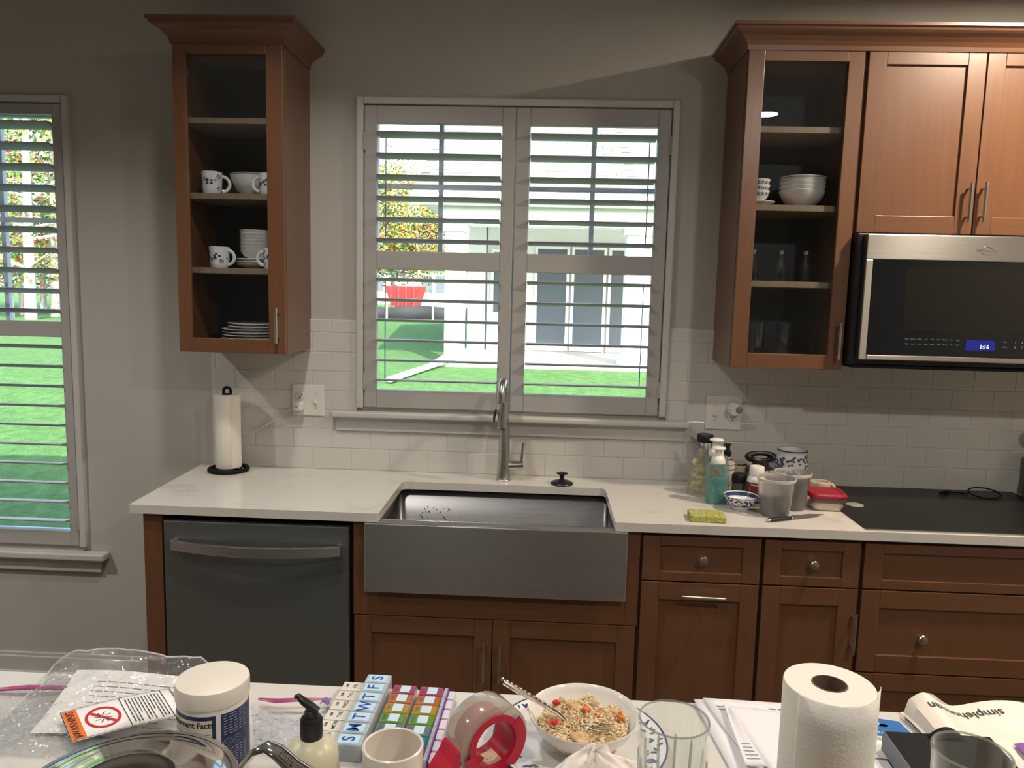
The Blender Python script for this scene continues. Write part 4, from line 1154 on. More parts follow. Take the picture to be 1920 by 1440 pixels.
# deli containers
DELI = clear('frosted_deli_plastic', (.88, .88, .87), .25, 1.35, body=(.70, .69, .67), wt=.36)
DELIRIM = pm('deli_rim', (.62, .60, .57), .4)
def deli(x, y, label, fillcol, fz):
    t = thing('deli_container', label, 'container', (x, y, CT), group='translucent deli containers')
    MB().lathe([(.0445, 0), (.046, .003), (.0585, .115), (.0605, .118), (.062, .126), (.0605, .1265), (.0595, .120), (.0575, .116)], 44, cap1=False).build('tub', DELI, t)
    MB().lathe([(.0588, .1170), (.0612, .1175), (.0622, .1262), (.0606, .1268), (.0596, .1200)], 44, cap0=False, cap1=False).build('rim', DELIRIM, t)
    MB().lathe([(.0430, .004), (.0445, .005), (.0445+.0115*fz/.115, fz), (.0001, fz+.004)], 36).build('contents', pm('contents_'+label[:6], fillcol, .8, var=(60, .4)), t)
deli(1.905, -.432, 'frosted deli tub of grey contents at the front, next to the knife', (.10, .105, .11), .075)
deli(1.988, -.338, 'frosted deli tub of brown contents behind the front one', (.065, .05, .052), .105)
# red lidded container
t = thing('food_container', 'squat clear food container with a red lid beside the cooktop', 'container', (2.108, -.320, CT), rotz=-.1)
def sq(w, d, r, z):
    q = []
    for cx, cy, a0 in ((w-r, d-r, 0), (-w+r, d-r, PI/2), (-w+r, -d+r, PI), (w-r, -d+r, 1.5*PI)):
        for k in range(6): q.append((cx+r*math.cos(a0+k*PI/10), cy+r*math.sin(a0+k*PI/10), z))
    return q
def loft(mb, rings, cap0=True, cap1=True):
    n = len(rings[0]); v = [p for r in rings for p in r]
    mb.add(v, [(j*n+k, j*n+(k+1) % n, (j+1)*n+(k+1) % n, (j+1)*n+k) for j in range(len(rings)-1) for k in range(n)], smooth=True)
    if cap0: mb.add(rings[0], [tuple(range(n))[::-1]])
    if cap1: mb.add(rings[-1], [tuple(range(n))])
    return mb
loft(MB(), [sq(.048, .046, .018, 0), sq(.051, .049, .020, .004), sq(.059, .056, .022, .048)], True, False).build('tub', clear('food_tub_plastic', (.95, .93, .91), .08, 1.4, body=(.7, .62, .58), wt=.12), t)
loft(MB(), [sq(.046, .044, .018, .002), sq(.052, .050, .020, .018), sq(.040, .046, .020, .026)]).build('contents', pm('pale_leftovers', (.80, .72, .60), .8), t)
loft(MB(), [sq(.061, .058, .023, .045), sq(.063, .060, .024, .049), sq(.063, .060, .024, .053), sq(.058, .055, .022, .060), sq(.050, .047, .018, .060), sq(.049, .046, .018, .057)]).build('lid', pm('red_lid_plastic', (.31, .008, .028), .35), t)
# cream mug behind it
mug(2.128, -.215, CT, .034, .066, .15, 'cream mug behind the red lidded container', None, False, 2, pm('cream_glaze', (.62, .55, .42), .3), 'mug', .9)
# knife
t = thing('paring_knife', 'small black handled knife lying beside the front deli tub', 'knife', (1.862, -.518, CT), rotz=math.atan2(.085, .205))
MB().tube([(0, 0, .007), (.03, 0, .008), (.075, 0, .008), (.085, 0, .0075)], [.0075, .0080, .0078, .0065], 10, flat=.75).build('handle', BLACKP, t)
MB().tube([(-.004, 0, .007), (.002, 0, .007)], [.0076, .0078], 10, flat=.75).build('end_cap', STEELV, t)
MB().tube([(.085, 0, .0075), (.091, 0, .0075)], [.0072, .0072], 10, flat=.75).build('bolster', STEELV, t)
MB().add([(.091, -.001, .001), (.185, -.0006, .002), (.222, 0, .009), (.160, -.001, .0145), (.091, -.001, .0145), (.091, .001, .001), (.185, .0006, .002), (.160, .001, .0145), (.091, .001, .0145)],
         [(0, 1, 2, 3, 4), (8, 7, 2, 6, 5), (0, 5, 6, 1), (1, 6, 2), (4, 3, 7, 8), (3, 2, 7)]).build('blade', pm('blade_steel', (.20, .19, .18), .35, .8), t)
# glasses-like black loop on the cooktop
t = thing('rubber_band_loop', 'thin black rubber loop lying on the back of the cooktop', 'loop', (2.74, -.09, CT+.007))
lp = [(-.13, -.01, .004), (-.10, .012, .003), (-.06, .010, .003), (-.03, -.004, .003)]
lp += [(.02+.055*math.cos(a), -.02+.040*math.sin(a), .012+.010*math.sin(a)) for a in [PI*1.0+2*PI*k/24 for k in range(25)]]
MB().tube(lp, .0028, 8).build('cord', BLACKM, t)
MB().tube([(-.135, -.012, .005), (-.11, .002, .005), (-.085, .012, .004)], [.004, .006, .004], 8).build('tag', BLACKM, t)
o = MB().lathe([(.0001, .0012), (.028, .0012), (.029, .0006), (.029, 0)], 32).build('round_sticker', pm('grey_sticker', (.30, .30, .29), .5), None, loc=(2.222, -.290, CT+.006))
props(o, 'small round grey sticker on the left of the cooktop', 'sticker')
# utensil crock on the right
t = thing('utensil_crock', 'dark steel utensil crock cut by the right picture edge', 'crock', (2.985, -.10, CT+.0065))
MB().lathe([(.070, 0), (.072, .003), (.066, .05), (.060, .10), (.062, .16), (.064, .165), (.058, .163), (.055, .02), (.0001, .018)], 36).build('crock', pm('dark_pewter', (.10, .105, .10), .35, .6), t)
MB().tube([(-.01, 0, .03), (-.022, -.008, .16), (-.034, -.016, .250)], [.004, .004, .005], 8).build('ladle_handle', STEELV, t)
MB().sphere((-.046, -.022, .272), .038, 18, 10, (1, .8, .75)).build('ladle_bowl', BLACKP, t)
MB().tube([(.015, .005, .03), (.022, .01, .18), (.02, .012, .27)], [.005, .005, .004], 8).build('spoon_handle', WOODV, t)
# ================================================================== THINGS ON THE ISLAND
IT = CT
# ---- clear zip bag with a leaflet in it
t = thing('zip_bag', 'large clear zip bag lying open at the left of the island', 'plastic bag', (.40, -1.76, IT))
nz = lambda x, y, s: mnoise.noise(Vector((x*s, y*s, 1.7)))
def bagtop(u, v):
    x = .265+.30*u+.02*(1-v); y = -1.885+.240*v
    h = .012+.042*max(0, v-.55)**1.2*2.6*(1-.5*abs(u-.45))+.006*nz(x, y, 38)+.003*nz(x, y, 90)
    e = min(1, u/.10, (1-u)/.10)
    return (x, y, IT+max(.003, .004+(h-.004)*(.35+.65*e)))
def bagbot(u, v):
    x = .265+.30*u+.02*(1-v); y = -1.885+.240*v
    return (x, y, IT+.0015+(.012*max(0, v-.8)*2 if v > .8 else 0))
MB().grid(bagtop, 60, 48).build('top_film', BAGF, t, True)
MB().grid(bagbot, 12, 12).build('bottom_film', BAGF, t, True)
hem = clear('bag_hem', (.85, .86, .86), .15, 1.5, body=(.85, .85, .85), wt=.7)
MB().tube([bagtop(0, k/20) for k in range(21)], .0012, 6).build('seam', hem, t, True)
MB().tube([bagtop(k/20, 1) for k in range(21)], .0016, 6).build('mouth_edge', hem, t, True)
PINK = pm('pink_zip', (.36, .06, .19), .3)
t = thing('zip_bag', 'clear bag with a magenta zip strip at the far left edge', 'plastic bag', (.26, -1.77, IT))
MB().grid(lambda u, v: (.10+.245*u, -1.90+.19*v, IT+.004+.010*abs(nz(u*.25, v*.2, 30))), 30, 24).build('film', BAGF, t, True)
MB().tube([(.205, -1.716, IT+.007), (.26, -1.712, IT+.012), (.32, -1.704, IT+.010), (.352, -1.698, IT+.006)], [.004, .006, .005, .003], 8, flat=.6).build('zip', PINK, t, True)
# leaflet inside
t = thing('leaflet', 'white printed leaflet inside the large clear bag', 'paper', (.44, -1.74, IT+.003))
lf = lambda u, v: (.315+.225*u+.03*(1-v), -1.830+.172*v, IT+.004+.014*v*v+.003*math.sin(u*5))
MB().grid(lf, 16, 12).build('sheet', PAPER, t, True)
b = MB(); rr = random.Random(4)
for k in range(9):
    v0 = .18+k*.075 + (.03 if k > 4 else 0)
    u0 = .25+rr.uniform(0, .06)-k*.01
    while u0 < .92:
        L = rr.uniform(.03, .09)
        q = [lf(u0, v0), lf(u0+L, v0), lf(u0+L, v0+.010), lf(u0, v0+.010)]
        b.add([(p[0], p[1], p[2]+.0006) for p in q], [(0, 1, 2, 3)]); u0 += L+.015
b.build('printed_lines', GREYINK, t, True, kind='stuff')
# warning card
A = Vector((.375, -1.800, IT+.021)); Bv = Vector((.140, .078, .004)); Cv = Vector((.062, -.068, -.004))
t = thing('warning_card', 'white warning card with orange strip and red prohibition circle', 'card', (.47, -1.79, IT+.018))
cp = lambda u, v, h=0: A+Bv*u+Cv*v+Vector((0, 0, .004*math.sin(u*2.6)+h))
MB().grid(lambda u, v: cp(u, v), 10, 4).build('card', PAPER, t, True, solid=.0008)
MB().grid(lambda u, v: cp(.015+.12*u, .03+.94*v, .0009), 3, 4).build('orange_strip', pm('warning_orange', (.75, .16, .02), .6), t, True)
ln = MB()
def strip(mb, p, q, w, n=8, closed=False):
    """thin printed line from card position p to q"""
    d = Vector((q[0]-p[0], q[1]-p[1])); L = d.length; nn = Vector((-d.y, d.x))/L*w
    for k in range(n):
        a = Vector(p)+d*(k/n); c = Vector(p)+d*((k+1)/n)
        mb.add([cp(a.x-nn.x, a.y-nn.y, .0012), cp(c.x-nn.x, c.y-nn.y, .0012), cp(c.x+nn.x, c.y+nn.y, .0012), cp(a.x+nn.x, a.y+nn.y, .0012)], [(0, 1, 2, 3)])
for p, q in (((.005, .01), (.995, .01)), ((.005, .99), (.995, .99)), ((.005, .01), (.005, .99)), ((.52, .01), (.52, .99)), ((.90, .01), (.90, .99)), ((.995, .01), (.995, .99))): strip(ln, p, q, .004)
ln.build('border', INK, t, True)
rc = MB(); nseg = 40
for k in range(nseg):
    a0, a1 = 2*PI*k/nseg, 2*PI*(k+1)/nseg
    e = lambda r, a: (.325+r*.155*math.cos(a), .50+r*.34*math.sin(a))
    q = [e(1, a0), e(1, a1), e(.84, a1), e(.84, a0)]
    rc.add([cp(x, y, .0014) for x, y in q], [(0, 1, 2, 3)])
strip(rc, (.225, .26), (.425, .74), .018)
rc.build('prohibition_circle', pm('warning_red', (.55, .01, .03), .6), t, True)
b = MB()
CM = lambda u, v, h=.0013: frame(cp(u, v, h), -Cv, -Bv)
put_text(b, 'WARNING', .0155, CM(.075, .46), bold=.01)
b.build('lettering', INK, t, True)
MB().add([cp(.035, .93, .0013), cp(.115, .93, .0013), cp(.075, .86, .0013)], [(0, 1, 2)]).build('warning_triangle', INK, t, True)
b = MB()
rr = random.Random(6)
for k in range(11):
    u = .56+k*.030; v = .10
    while v < .88 - (.25 if k % 4 == 3 else 0):
        L = rr.uniform(.04, .12)
        b.add([cp(u, v, .0013), cp(u+.010, v, .0013), cp(u+.010, v+L, .0013), cp(u, v+L, .0013)], [(0, 1, 2, 3)]); v += L+.02
b.build('fine_print', INK, t, True, kind='stuff')
b = MB()
for k in range(8):
    a = 2*PI*k/8; strip(b, (.325+.03*math.cos(a), .5+.07*math.sin(a)), (.325+.08*math.cos(a+.4), .5+.17*math.sin(a+.4)), .005, 2)
b.build('crossed_out_drawing', INK, t, True, kind='stuff')

# ---- supplement jar
NAVY = pm('navy_label', (.012, .022, .085), .4)
t = thing('supplement_jar', 'white supplement jar with navy label and wide white cap', 'jar', (.657, -1.870, IT))
MB().lathe([(.047, 0), (.0495, .003), (.0500, .100), (.0495, .106), (.047, .110)], 48).build('jar', WPLAS, t)
MB().lathe([(.0515, .1075), (.0520, .109), (.0520, .129), (.0510, .1320), (.0480, .1332), (.0001, .1336)], 56).build('cap', pm('jar_cap', (.72, .67, .60), .4, bump=(6, .02)), t)
lab = MB()
fr = .36                                # facing angle of the label centre line
def wrapq(mb, R, a0, a1, z0, z1, n=14):
    for k in range(n):
        p, q = a0+(a1-a0)*k/n, a0+(a1-a0)*(k+1)/n
        mb.add([(R*math.sin(p), -R*math.cos(p), z0), (R*math.sin(q), -R*math.cos(q), z0), (R*math.sin(q), -R*math.cos(q), z1), (R*math.sin(p), -R*math.cos(p), z1)], [(0, 1, 2, 3)], None, 0, True)
    return mb
l1 = wrapq(MB(), .0503, fr-1.9, fr+.12, .006, .099, 20).build('label', NAVY, t)
l2 = wrapq(MB(), .0503, fr+.26, fr+2.2, .006, .099, 20).build('label', NAVY, t)
wrapq(MB(), .0505, fr-1.55, fr+.02, .047, .093, 16).build('facts_panel', pm('facts_cream', (.72, .66, .55), .6), l1)
b = MB(); R = .0507
put_text(b, 'Supplement Facts', .0122, None, wrap=(R, fr-.74, .0858), bold=.030, sx=.95)
put_text(b, 'Serving size 5 g', .0042, None, wrap=(R, fr-.90, .0790)); put_text(b, 'Servings per container 60', .0040, None, wrap=(R, fr-.75, .0745))
put_text(b, 'Amount Per Serving   % DV', .0042, None, wrap=(R, fr-.40, .0668), bold=.01)
put_text(b, 'Magnesium          350 mg   83%', .0042, None, wrap=(R, fr-.46, .0610)); put_text(b, 'Sodium', .0042, None, wrap=(R, fr-1.05, .0540))
for z, h in ((.0715, .0011), (.0642, .0004), (.0575, .0004), (.0508, .0012)): wrapq(b, R, fr-1.5, fr-.02, z, z+h)
b.build('lettering', INK, l1)
b = MB(); rr = random.Random(8)
for k in range(20):
    z = .095-k*.0040
    if .044 < z < .064: continue
    for w in range(5):
        a0 = fr+.33+w*.16; wrapq(b, R, a0, a0+rr.uniform(.08, .14), z, z+.0012, 2)
for a in (fr+.44, fr+.72):
    for k in range(24):
        p, q = 2*PI*k/24, 2*PI*(k+1)/24
        for r0, r1 in ((.0062, .0068), (.0028, .0032)):
            vv = [(a+r0*math.cos(p)/R, .054+r0*math.sin(p)), (a+r0*math.cos(q)/R, .054+r0*math.sin(q)), (a+r1*math.cos(q)/R, .054+r1*math.sin(q)), (a+r1*math.cos(p)/R, .054+r1*math.sin(p))]
            b.add([(R*math.sin(x), -R*math.cos(x), z) for x, z in vv], [(0, 1, 2, 3)])
b.build('fine_print', pm('label_grey', (.30, .33, .42), .6), l2, kind='stuff')

# ---- saucepan and its lid
PC = (.635, -2.075)
t = thing('saucepan', 'stainless saucepan at the near left with an arched handle', 'saucepan', (PC[0], PC[1], IT))
MB().lathe([(.118, 0), (.124, .004), (.126, .078), (.131, .083), (.131, .085), (.124, .083), (.121, .006), (.0001, .004)], 56).build('pan', CHROME, t)
hp = [(.118, .012, .072), (.130, .014, .100), (.143, .015, .125), (.158, .015, .144), (.173, .015, .151), (.187, .014, .145), (.207, .012, .128), (.26, .006, .100), (.32, -.004, .088)]
MB().tube(hp, [.007, .0075, .008, .0085, .0095, .011, .012, .012, .009], 12, flat=.55, up=(0, 0, 1)).build('handle', CHROME, t)
b = MB()
dv = Vector((.050, -.004, -.034)).normalized(); uv = Vector((.4, .75, .5)); uv = (uv-dv*uv.dot(dv)).normalized()
put_text(b, 'Cuisinart', .0120, frame(Vector((.206, .012, .130))+dv.cross(uv)*.0085, dv, uv), bold=.005)
b.build('lettering', INK, t)
t = thing('pan_lid', 'mirror steel pan lid resting on the saucepan', 'lid', (PC[0], PC[1], IT+.0855))
MB().lathe([(.124, -.006), (.133, 0), (.1345, .003), (.133, .006), (.126, .0065)], 64, cap0=False, cap1=False).build('rim', STEELV, t)
MB().lathe([(.126, .0060), (.116, .0070), (.112, .0095), (.095, .0135), (.066, .0165), (.062, .0195), (.056, .0205), (.050, .0185), (.030, .0185), (.0001, .0185)], 64).build('dome', CHROME, t)
MB().tube([(-.030, -.01, .018), (-.028, -.01, .024), (-.015, -.01, .027), (.015, -.01, .027), (.028, -.01, .024), (.030, -.01, .018)], .0035, 10).build('grip', CHROME, t)

# ---- small bag right of the jar
t = thing('small_zip_bag', 'small crumpled clear bag with a pink zip beside the jar', 'plastic bag', (.725, -1.77, IT))
MB().grid(lambda u, v: (.690+.11*u-.03*v+.02*(1-v), -1.850+.115*v-.02*u, IT+.006+.014*abs(nz(u*.12, v*.12, 42))+.006*nz(u*.1, v*.1, 95)), 34, 34).build('film', clear('crinkled_film', (.86, .88, .93), .12, 1.55, bump=(70, 1.0), body=(.75, .77, .85), wt=.20), t, True)
MB().tube([(.665, -1.714, IT+.012), (.70, -1.728, IT+.018), (.74, -1.724, IT+.020), (.785, -1.718, IT+.020)], [.003, .006, .005, .002], 8, flat=.5).build('zip', PINK, t, True)
MB().grid(lambda u, v: (.772+.016*u, -1.722+.020*v, IT+.014+.006*nz(u, v, 3)), 6, 6).build('corner_print', pm('purple_print', (.22, .15, .42), .4), t, True)

# ---- hand cream pump bottle
t = thing('pump_bottle', 'cream pump bottle with black pump and purple label at the front', 'bottle', (.821, -1.925, IT))
MB().lathe([(.035, 0), (.0375, .003), (.0375, .052), (.036, .062), (.030, .072), (.020, .079), (.0145, .082)], 40).build('body', pm('pale_cream_plastic', (.60, .57, .42), .35, sss=.1), t)
MB().lathe([(.0378, .004), (.0378, .034)], 40, cap0=False, cap1=False).build('label', pm('plum_label', (.09, .035, .065), .45), t)
MB().lathe([(.0150, .081), (.0155, .083), (.0155, .108), (.0135, .111), (.0095, .112), (.0095, .120), (.006, .122)], 28).build('collar', BLACKP, t)
MB().tube([(.010, -.001, .120), (.000, 0, .126), (-.012, .002, .133), (-.020, .004, .139), (-.024, .004, .137)], [.006, .0075, .0065, .0045, .0035], 12, flat=.8).build('pump_head', BLACKP, t)

# ---- pill organisers
CLP = clear('clear_pill_plastic', (.90, .94, .97), .05, 1.45, body=(.80, .85, .90), wt=.72)
BLUEP = pm('blue_print', (.02, .06, .28), .4)
t = thing('weekly_pill_box', 'long clear seven day pill box with big blue letters', 'pill box', (.855, -1.750, IT+.0), rotz=-.022)
MB().box(-.0215, .0215, -.107, .107, .0, .024).build('tray', CLP, t, bevel=.003)
for k, ch in enumerate('SMTWTFS'):
    y = -.1065+.0306*k
    l = MB().box(-.0215, .0215, y, y+.0286, .0242, .0285).build('lid', CLP, t, bevel=.002)
    MB().box(-.016, .016, y+.003, y+.0256, .0286, .0290).build('lid_window', pm('lid_blue_white_%d' % k, (.46, .66, .80), .3), l)
    b = MB(); put_text(b, ch, .028, frame((0, y+.0143, .0294), (0, 1, 0), (-1, 0, 0)), bold=.012)
    b.build('letter', BLUEP, l)
for k in range(7):       # flared near tray wall
    pass
t = thing('flat_pill_box', 'low off white pill box with grey markings beside the blue lettered one', 'pill box', (.812, -1.742, IT), rotz=-.03)
MB().box(-.020, .018, -.095, .095, .0, .013).build('tray', pm('off_white_plastic', (.62, .59, .53), .4), t, bevel=.003)
for k in range(6):
    y = -.090+.0305*k
    l = MB().box(-.019, .017, y, y+.0285, .0132, .0155).build('lid', pm('off_white_lid_%d' % k, (.64, .61, .55), .4), t, bevel=.001)
    b = MB(); put_text(b, 'AM', .0075, frame((-.010, y+.016, .0158), (0, 1, 0), (-1, 0, 0)), bold=.01); put_text(b, ['SUN', 'MON', 'TUE', 'WED', 'THU', 'FRI'][k], .0095, frame((.004, y+.016, .0158), (0, 1, 0), (-1, 0, 0)), bold=.01)
    b.build('lettering', INK, l)
RB = [('purple', (.30, .20, .55)), ('teal', (.02, .42, .50)), ('grey_blue', (.26, .36, .40)), ('green', (.25, .50, .03)), ('yellow', (.72, .47, .04)), ('orange', (.72, .25, .03)), ('pink', (.62, .09, .16))]
RBM = [clear('lid_'+n, tuple(min(1, c*.5+.5) for c in col), .08, 1.45, body=col, wt=.75) for n, col in RB]
PILL = pm('pale_blue_lid', (.52, .66, .76), .35)
def rainbow(x, y, rz, label, right):
    t = thing('rainbow_pill_box', label, 'pill box', (x, y, IT), rotz=rz, group='rainbow pill boxes')
    MB().box(-.022, .020, -.105, .105, 0, .018).build('tray', clear('tray_'+label[:5], (.85, .85, .86), .1, 1.4, body=(.78, .75, .74), wt=.75), t, bevel=.002)
    for k in range(7):
        y0 = -.104+.0297*k
        lw = .019
        l = MB().box(-.021, lw, y0, y0+.0280, .0182, .0225).build('lid', RBM[k], t, bevel=.0015)
        MB().box(-.007, .010, y0+.003, y0+.025, .0226, .0236).build('pill_window', PILL, l, bevel=.001)
        b = MB(); put_text(b, ['SUN', 'MON', 'TUE', 'WED', 'THU', 'FRI', 'SAT'][k], .0085, frame((-.0135, y0+.014, .0230), (0, 1, 0), (-1, 0, 0)))
        b.build('lettering', pm('lid_ink_%d' % k, (.10, .10, .10), .5), l)
        if right:
            MB().box(.0215, .0265, y0, y0+.0280, .010, .0215).build('clear_catch', CLP, t)
            MB().box(.0285, .0400, y0+.001, y0+.0270, .004, .0180).build('side_catch', pm('lilac_white_%d' % k, (.62, .58, .68), .35), t, bevel=.002)
    if right: MB().box(.0268, .0282, -.105, .105, .004, .0215).build('edge_line', pm('violet_edge', (.25, .05, .35), .4), t)
rainbow(.905, -1.768, -.03, 'left rainbow pill box next to the blue lettered one', False)
rainbow(.952, -1.770, -.03, 'right rainbow pill box with white side catches, by the tape', True)

# ---- white mug
m = mug(.941, -1.950, IT, .0415, .0915, 2.2, 'plain white mug at the near edge of the picture', None, False, 1, pm('mug_white', (.70, .64, .57), .25))
b = MB(); put_text(b, 'H', .020, None, wrap=(.0412, 1.05, .062)); put_text(b, 'E', .014, None, wrap=(.0410, 1.05, .042))
b.build('lettering', pm('mug_print', (.10, .07, .12), .6), m)

# ---- tape dispenser
TAPE = clear('packing_tape', (.82, .81, .77), .10, 1.5, body=(.66, .65, .58), wt=.58)
REDP = pm('red_dispenser_plastic', (.46, .008, .035), .32)
t = thing('tape_dispenser', 'red hand tape dispenser holding a roll of clear packing tape', 'tape dispenser', (1.062, -1.860, IT), rotz=.62)
TM = Matrix.Translation((0, 0, .056)) @ Matrix.Rotation(PI/2, 4, 'X')
MB().lathe([(.040, -.024), (.056, -.024), (.0565, -.023), (.0565, .023), (.056, .024), (.040, .024)], 56, TM, cap0=False, cap1=False).build('tape_roll', TAPE, t)
hub = MB().lathe([(.0340, -.025), (.0398, -.025), (.0398, .026), (.0440, .0265), (.0440, .028), (.0340, .028), (.0340, -.025)], 48, TM, cap0=False, cap1=False).build('hub', REDP, t)
MB().lathe([(.0338, -.0245), (.0338, .0275)], 40, TM, cap0=False, cap1=False).build('hub_lining', REDP, hub)
MB().lathe([(.0340, .0285), (.0515, .0285), (.0515, .0265), (.0340, .0265)], 40, TM, a0=PI*1.05, a1=PI*2.22, cap0=False, cap1=False).build('flange', REDP, hub)
wrapm = MB(); 
for k in range(6):
    a0, a1 = 1.40*PI+k*.13, 1.40*PI+(k+1)*.13
    wrapm.add([(.0336*math.cos(a0), -.020, .056+.0336*math.sin(a0)), (.0336*math.cos(a1), -.020, .056+.0336*math.sin(a1)), (.0336*math.cos(a1), .010, .056+.0336*math.sin(a1)), (.0336*math.cos(a0), .010, .056+.0336*math.sin(a0))], [(0, 1, 2, 3)])
hl = wrapm.build('paper_label', pm('tan_label', (.62, .45, .30), .6), hub)
b = MB(); put_text(b, '-- -- --', .006, frame((.004, -.006, .0232), (1, 0, 0), (0, 1, 0)), bold=.01); b.build('lettering', INK, hl)
poly = [(-.015, -.040), (-.035, -.052), (-.060, -.070), (-.080, -.077), (-.088, -.077), (-.090, -.066), (-.086, -.058), (-.078, -.046), (-.068, -.034), (-.060, -.020), (-.052, -.016), (-.046, -.022)]
MB().prism([(x, y+.056+.022) for x, y in poly], -.022, .022, Matrix.Rotation(PI/2, 4, 'X')).build('handle', REDP, t, bevel=.004)
MB().lathe([(.0001, 0), (.010, 0)], 20, Matrix.Translation((-.047, -.0225, .034)) @ Matrix.Rotation(PI/2, 4, 'X')).build('handle_badge', WPLAS, t)

# ---- plate, bowl, rice, fork, napkin
BX, BY = 1.209, -1.789
t = thing('dinner_plate', 'blue painted white plate under the rice bowl', 'plate', (BX-.005, BY, IT))
MB().lathe([(.072, 0), (.074, .003), (.090, .006), (.136, .0165), (.1355, .0180), (.090, .008), (.0001, .006)], 72).build('plate', CERAM, t)
b = MB(); rr = random.Random(17)
pz = lambda r: .0085+(r-.090)/.0455*.0100
for k in range(26):
    a = 2*PI*k/26+rr.uniform(-.05, .05); r0 = .113+rr.uniform(-.008, .008)
    for j in range(5):
        aa = a+rr.uniform(-.07, .07); r1 = r0+rr.uniform(-.010, .010); s = rr.uniform(.002, .0045); an = rr.random()*PI
        v = []
        for q in range(7):
            th = 2*PI*q/7; dx = s*math.cos(th)*1.5; dy = s*.6*math.sin(th)
            px = r1*math.cos(aa)+dx*math.cos(an)-dy*math.sin(an); py = r1*math.sin(aa)+dx*math.sin(an)+dy*math.cos(an)
            v.append((px, py, pz(math.hypot(px, py))+.0004))
        b.add(v, [tuple(range(7))])
b.lathe([(.1335, .0182), (.1362, .0184), (.1362, .0165)], 72, cap0=False, cap1=False)  # dark ring along the rim: edge shading of the plate, painted in
b.build('painted_pattern', BLUEINK, t)
t = thing('cereal_bowl', 'white bowl of rice and vegetables on the painted plate', 'bowl', (BX, BY, IT+.0085))
bpf = [(.040, 0), (.042, .003), (.058, .012), (.074, .028), (.083, .044), (.0865, .050), (.086, .052), (.0835, .0505), (.080, .044), (.070, .027), (.054, .013), (.0001, .008)]
MB().lathe(bpf, 64).build('bowl', CERAM, t)
BZ = IT+.0085
RICE = [pm('rice_%d' % k, c, .5) for k, c in enumerate(((.80, .64, .40), (.70, .50, .26), (.86, .74, .54)))]
rice = MB(); rr = random.Random(2)
octv = [(1, 0, 0), (-1, 0, 0), (0, 1, 0), (0, -1, 0), (0, 0, 1), (0, 0, -1)]
octf = [(0, 2, 4), (2, 1, 4), (1, 3, 4), (3, 0, 4), (2, 0, 5), (1, 2, 5), (3, 1, 5), (0, 3, 5)]
def hump(x, y):
    r = math.hypot(x, y)
    return .030+.016*max(0, 1-(r/.072)**2)+.014*mnoise.noise(Vector((x*45, y*45, 5)))-.010*max(0, (-y-.02)/.05)
rice.grid(lambda u, v: ((.066*v*math.cos(2*PI*u)), (.066*v*math.sin(2*PI*u)), hump(.066*v*math.cos(2*PI*u), .066*v*math.sin(2*PI*u))-.004), 40, 10)
for k in range(2600):
    r = .069*math.sqrt(rr.random()); a = rr.random()*2*PI
    x, y = r*math.cos(a), r*math.sin(a)
    z = hump(x, y)+rr.uniform(-.003, .004)
    e = Matrix.Translation((x, y, z)) @ Matrix.Rotation(rr.random()*PI*2, 4, 'Z') @ Matrix.Rotation(rr.uniform(-.8, .8), 4, 'Y') @ Matrix.Diagonal((.0036, .0014, .0014, 1))
    rice.add(octv, octf, e, rr.randrange(3), True)
ro = rice.build('cooked_rice', RICE, None, loc=(BX, BY, BZ))
props(ro, 'heap of cooked brown rice filling the white bowl', 'rice', kind='stuff')
CARR = pm('carrot_orange', (.60, .15, .03), .45); TOM = pm('tomato_red', (.50, .02, .02), .35)
CHICK = pm('cooked_chicken', (.62, .42, .22), .6, var=(60, .3)); HERB = pm('dark_herb', (.03, .06, .02), .6)
spots = [('left rim', -.052, -.018, .008, CARR), ('left of the fork', -.040, -.030, .007, CARR), ('near the fork tines', .004, .006, .0085, CARR), ('behind the fork', .022, .000, .008, CARR),
         ('right side of the bowl', .058, .008, .008, CARR), ('front of the bowl', .036, -.050, .007, CARR), ('back of the bowl', .060, .018, .006, CARR)]
for k, (w, x, y, s, m_) in enumerate(spots):
    e = Matrix.Rotation(.5*k, 4, 'Z') @ Matrix.Rotation(.4, 4, 'X')
    s *= .72
    o = MB().box(-s, s, -s*.8, s*.8, -s*.7, s*.7, e).build('carrot_dice', m_, None, bevel=.002, loc=(BX+x, BY+y, BZ+hump(x, y)+.003))
    props(o, 'diced orange carrot in the rice, '+w, 'carrot', 'carrot dice in the rice')
for k, (w, x, y, s) in enumerate([('far left of the rice', -.042, .030, .006), ('beside the carrot at the left', -.044, -.030, .0065)]):
    o = MB().sphere((0, 0, 0), s, 10, 6, (1.2, .9, .7)).build('red_pepper_piece', TOM, None, loc=(BX+x, BY+y, BZ+hump(x, y)+.005))
    props(o, 'small red pepper piece, '+w, 'pepper', 'red pepper pieces in the rice')
for k, (w, x, y, s) in enumerate([('at the front of the bowl', -.006, -.046, .015), ('left of the carrots in the middle', -.012, .014, .011), ('far right of the rice', .050, .022, .009), ('far left by the red pepper', -.034, .034, .009), ('at the back of the heap', .016, .036, .009)]):
    v = MB(); v.sphere((0, 0, 0), s*.85, 20, 14, (1.25, .8, .62))
    v.v = [tuple(Vector(p)*(1+.55*mnoise.noise(Vector(p)*110+Vector((k*3, 0, 0)))+.25*mnoise.noise(Vector(p)*260))) for p in v.v]
    o = v.build('chicken_piece', CHICK, None, loc=(BX+x, BY+y, BZ+hump(x, y)+.004))
    o.rotation_euler = (0, 0, .7*k-.4)
    props(o, 'golden chicken piece in the rice, '+w, 'chicken', 'chicken pieces in the rice')
t = thing('fork', 'silver fork with patterned handle stuck in the rice', 'fork', (1.18, -1.80, BZ+.045))
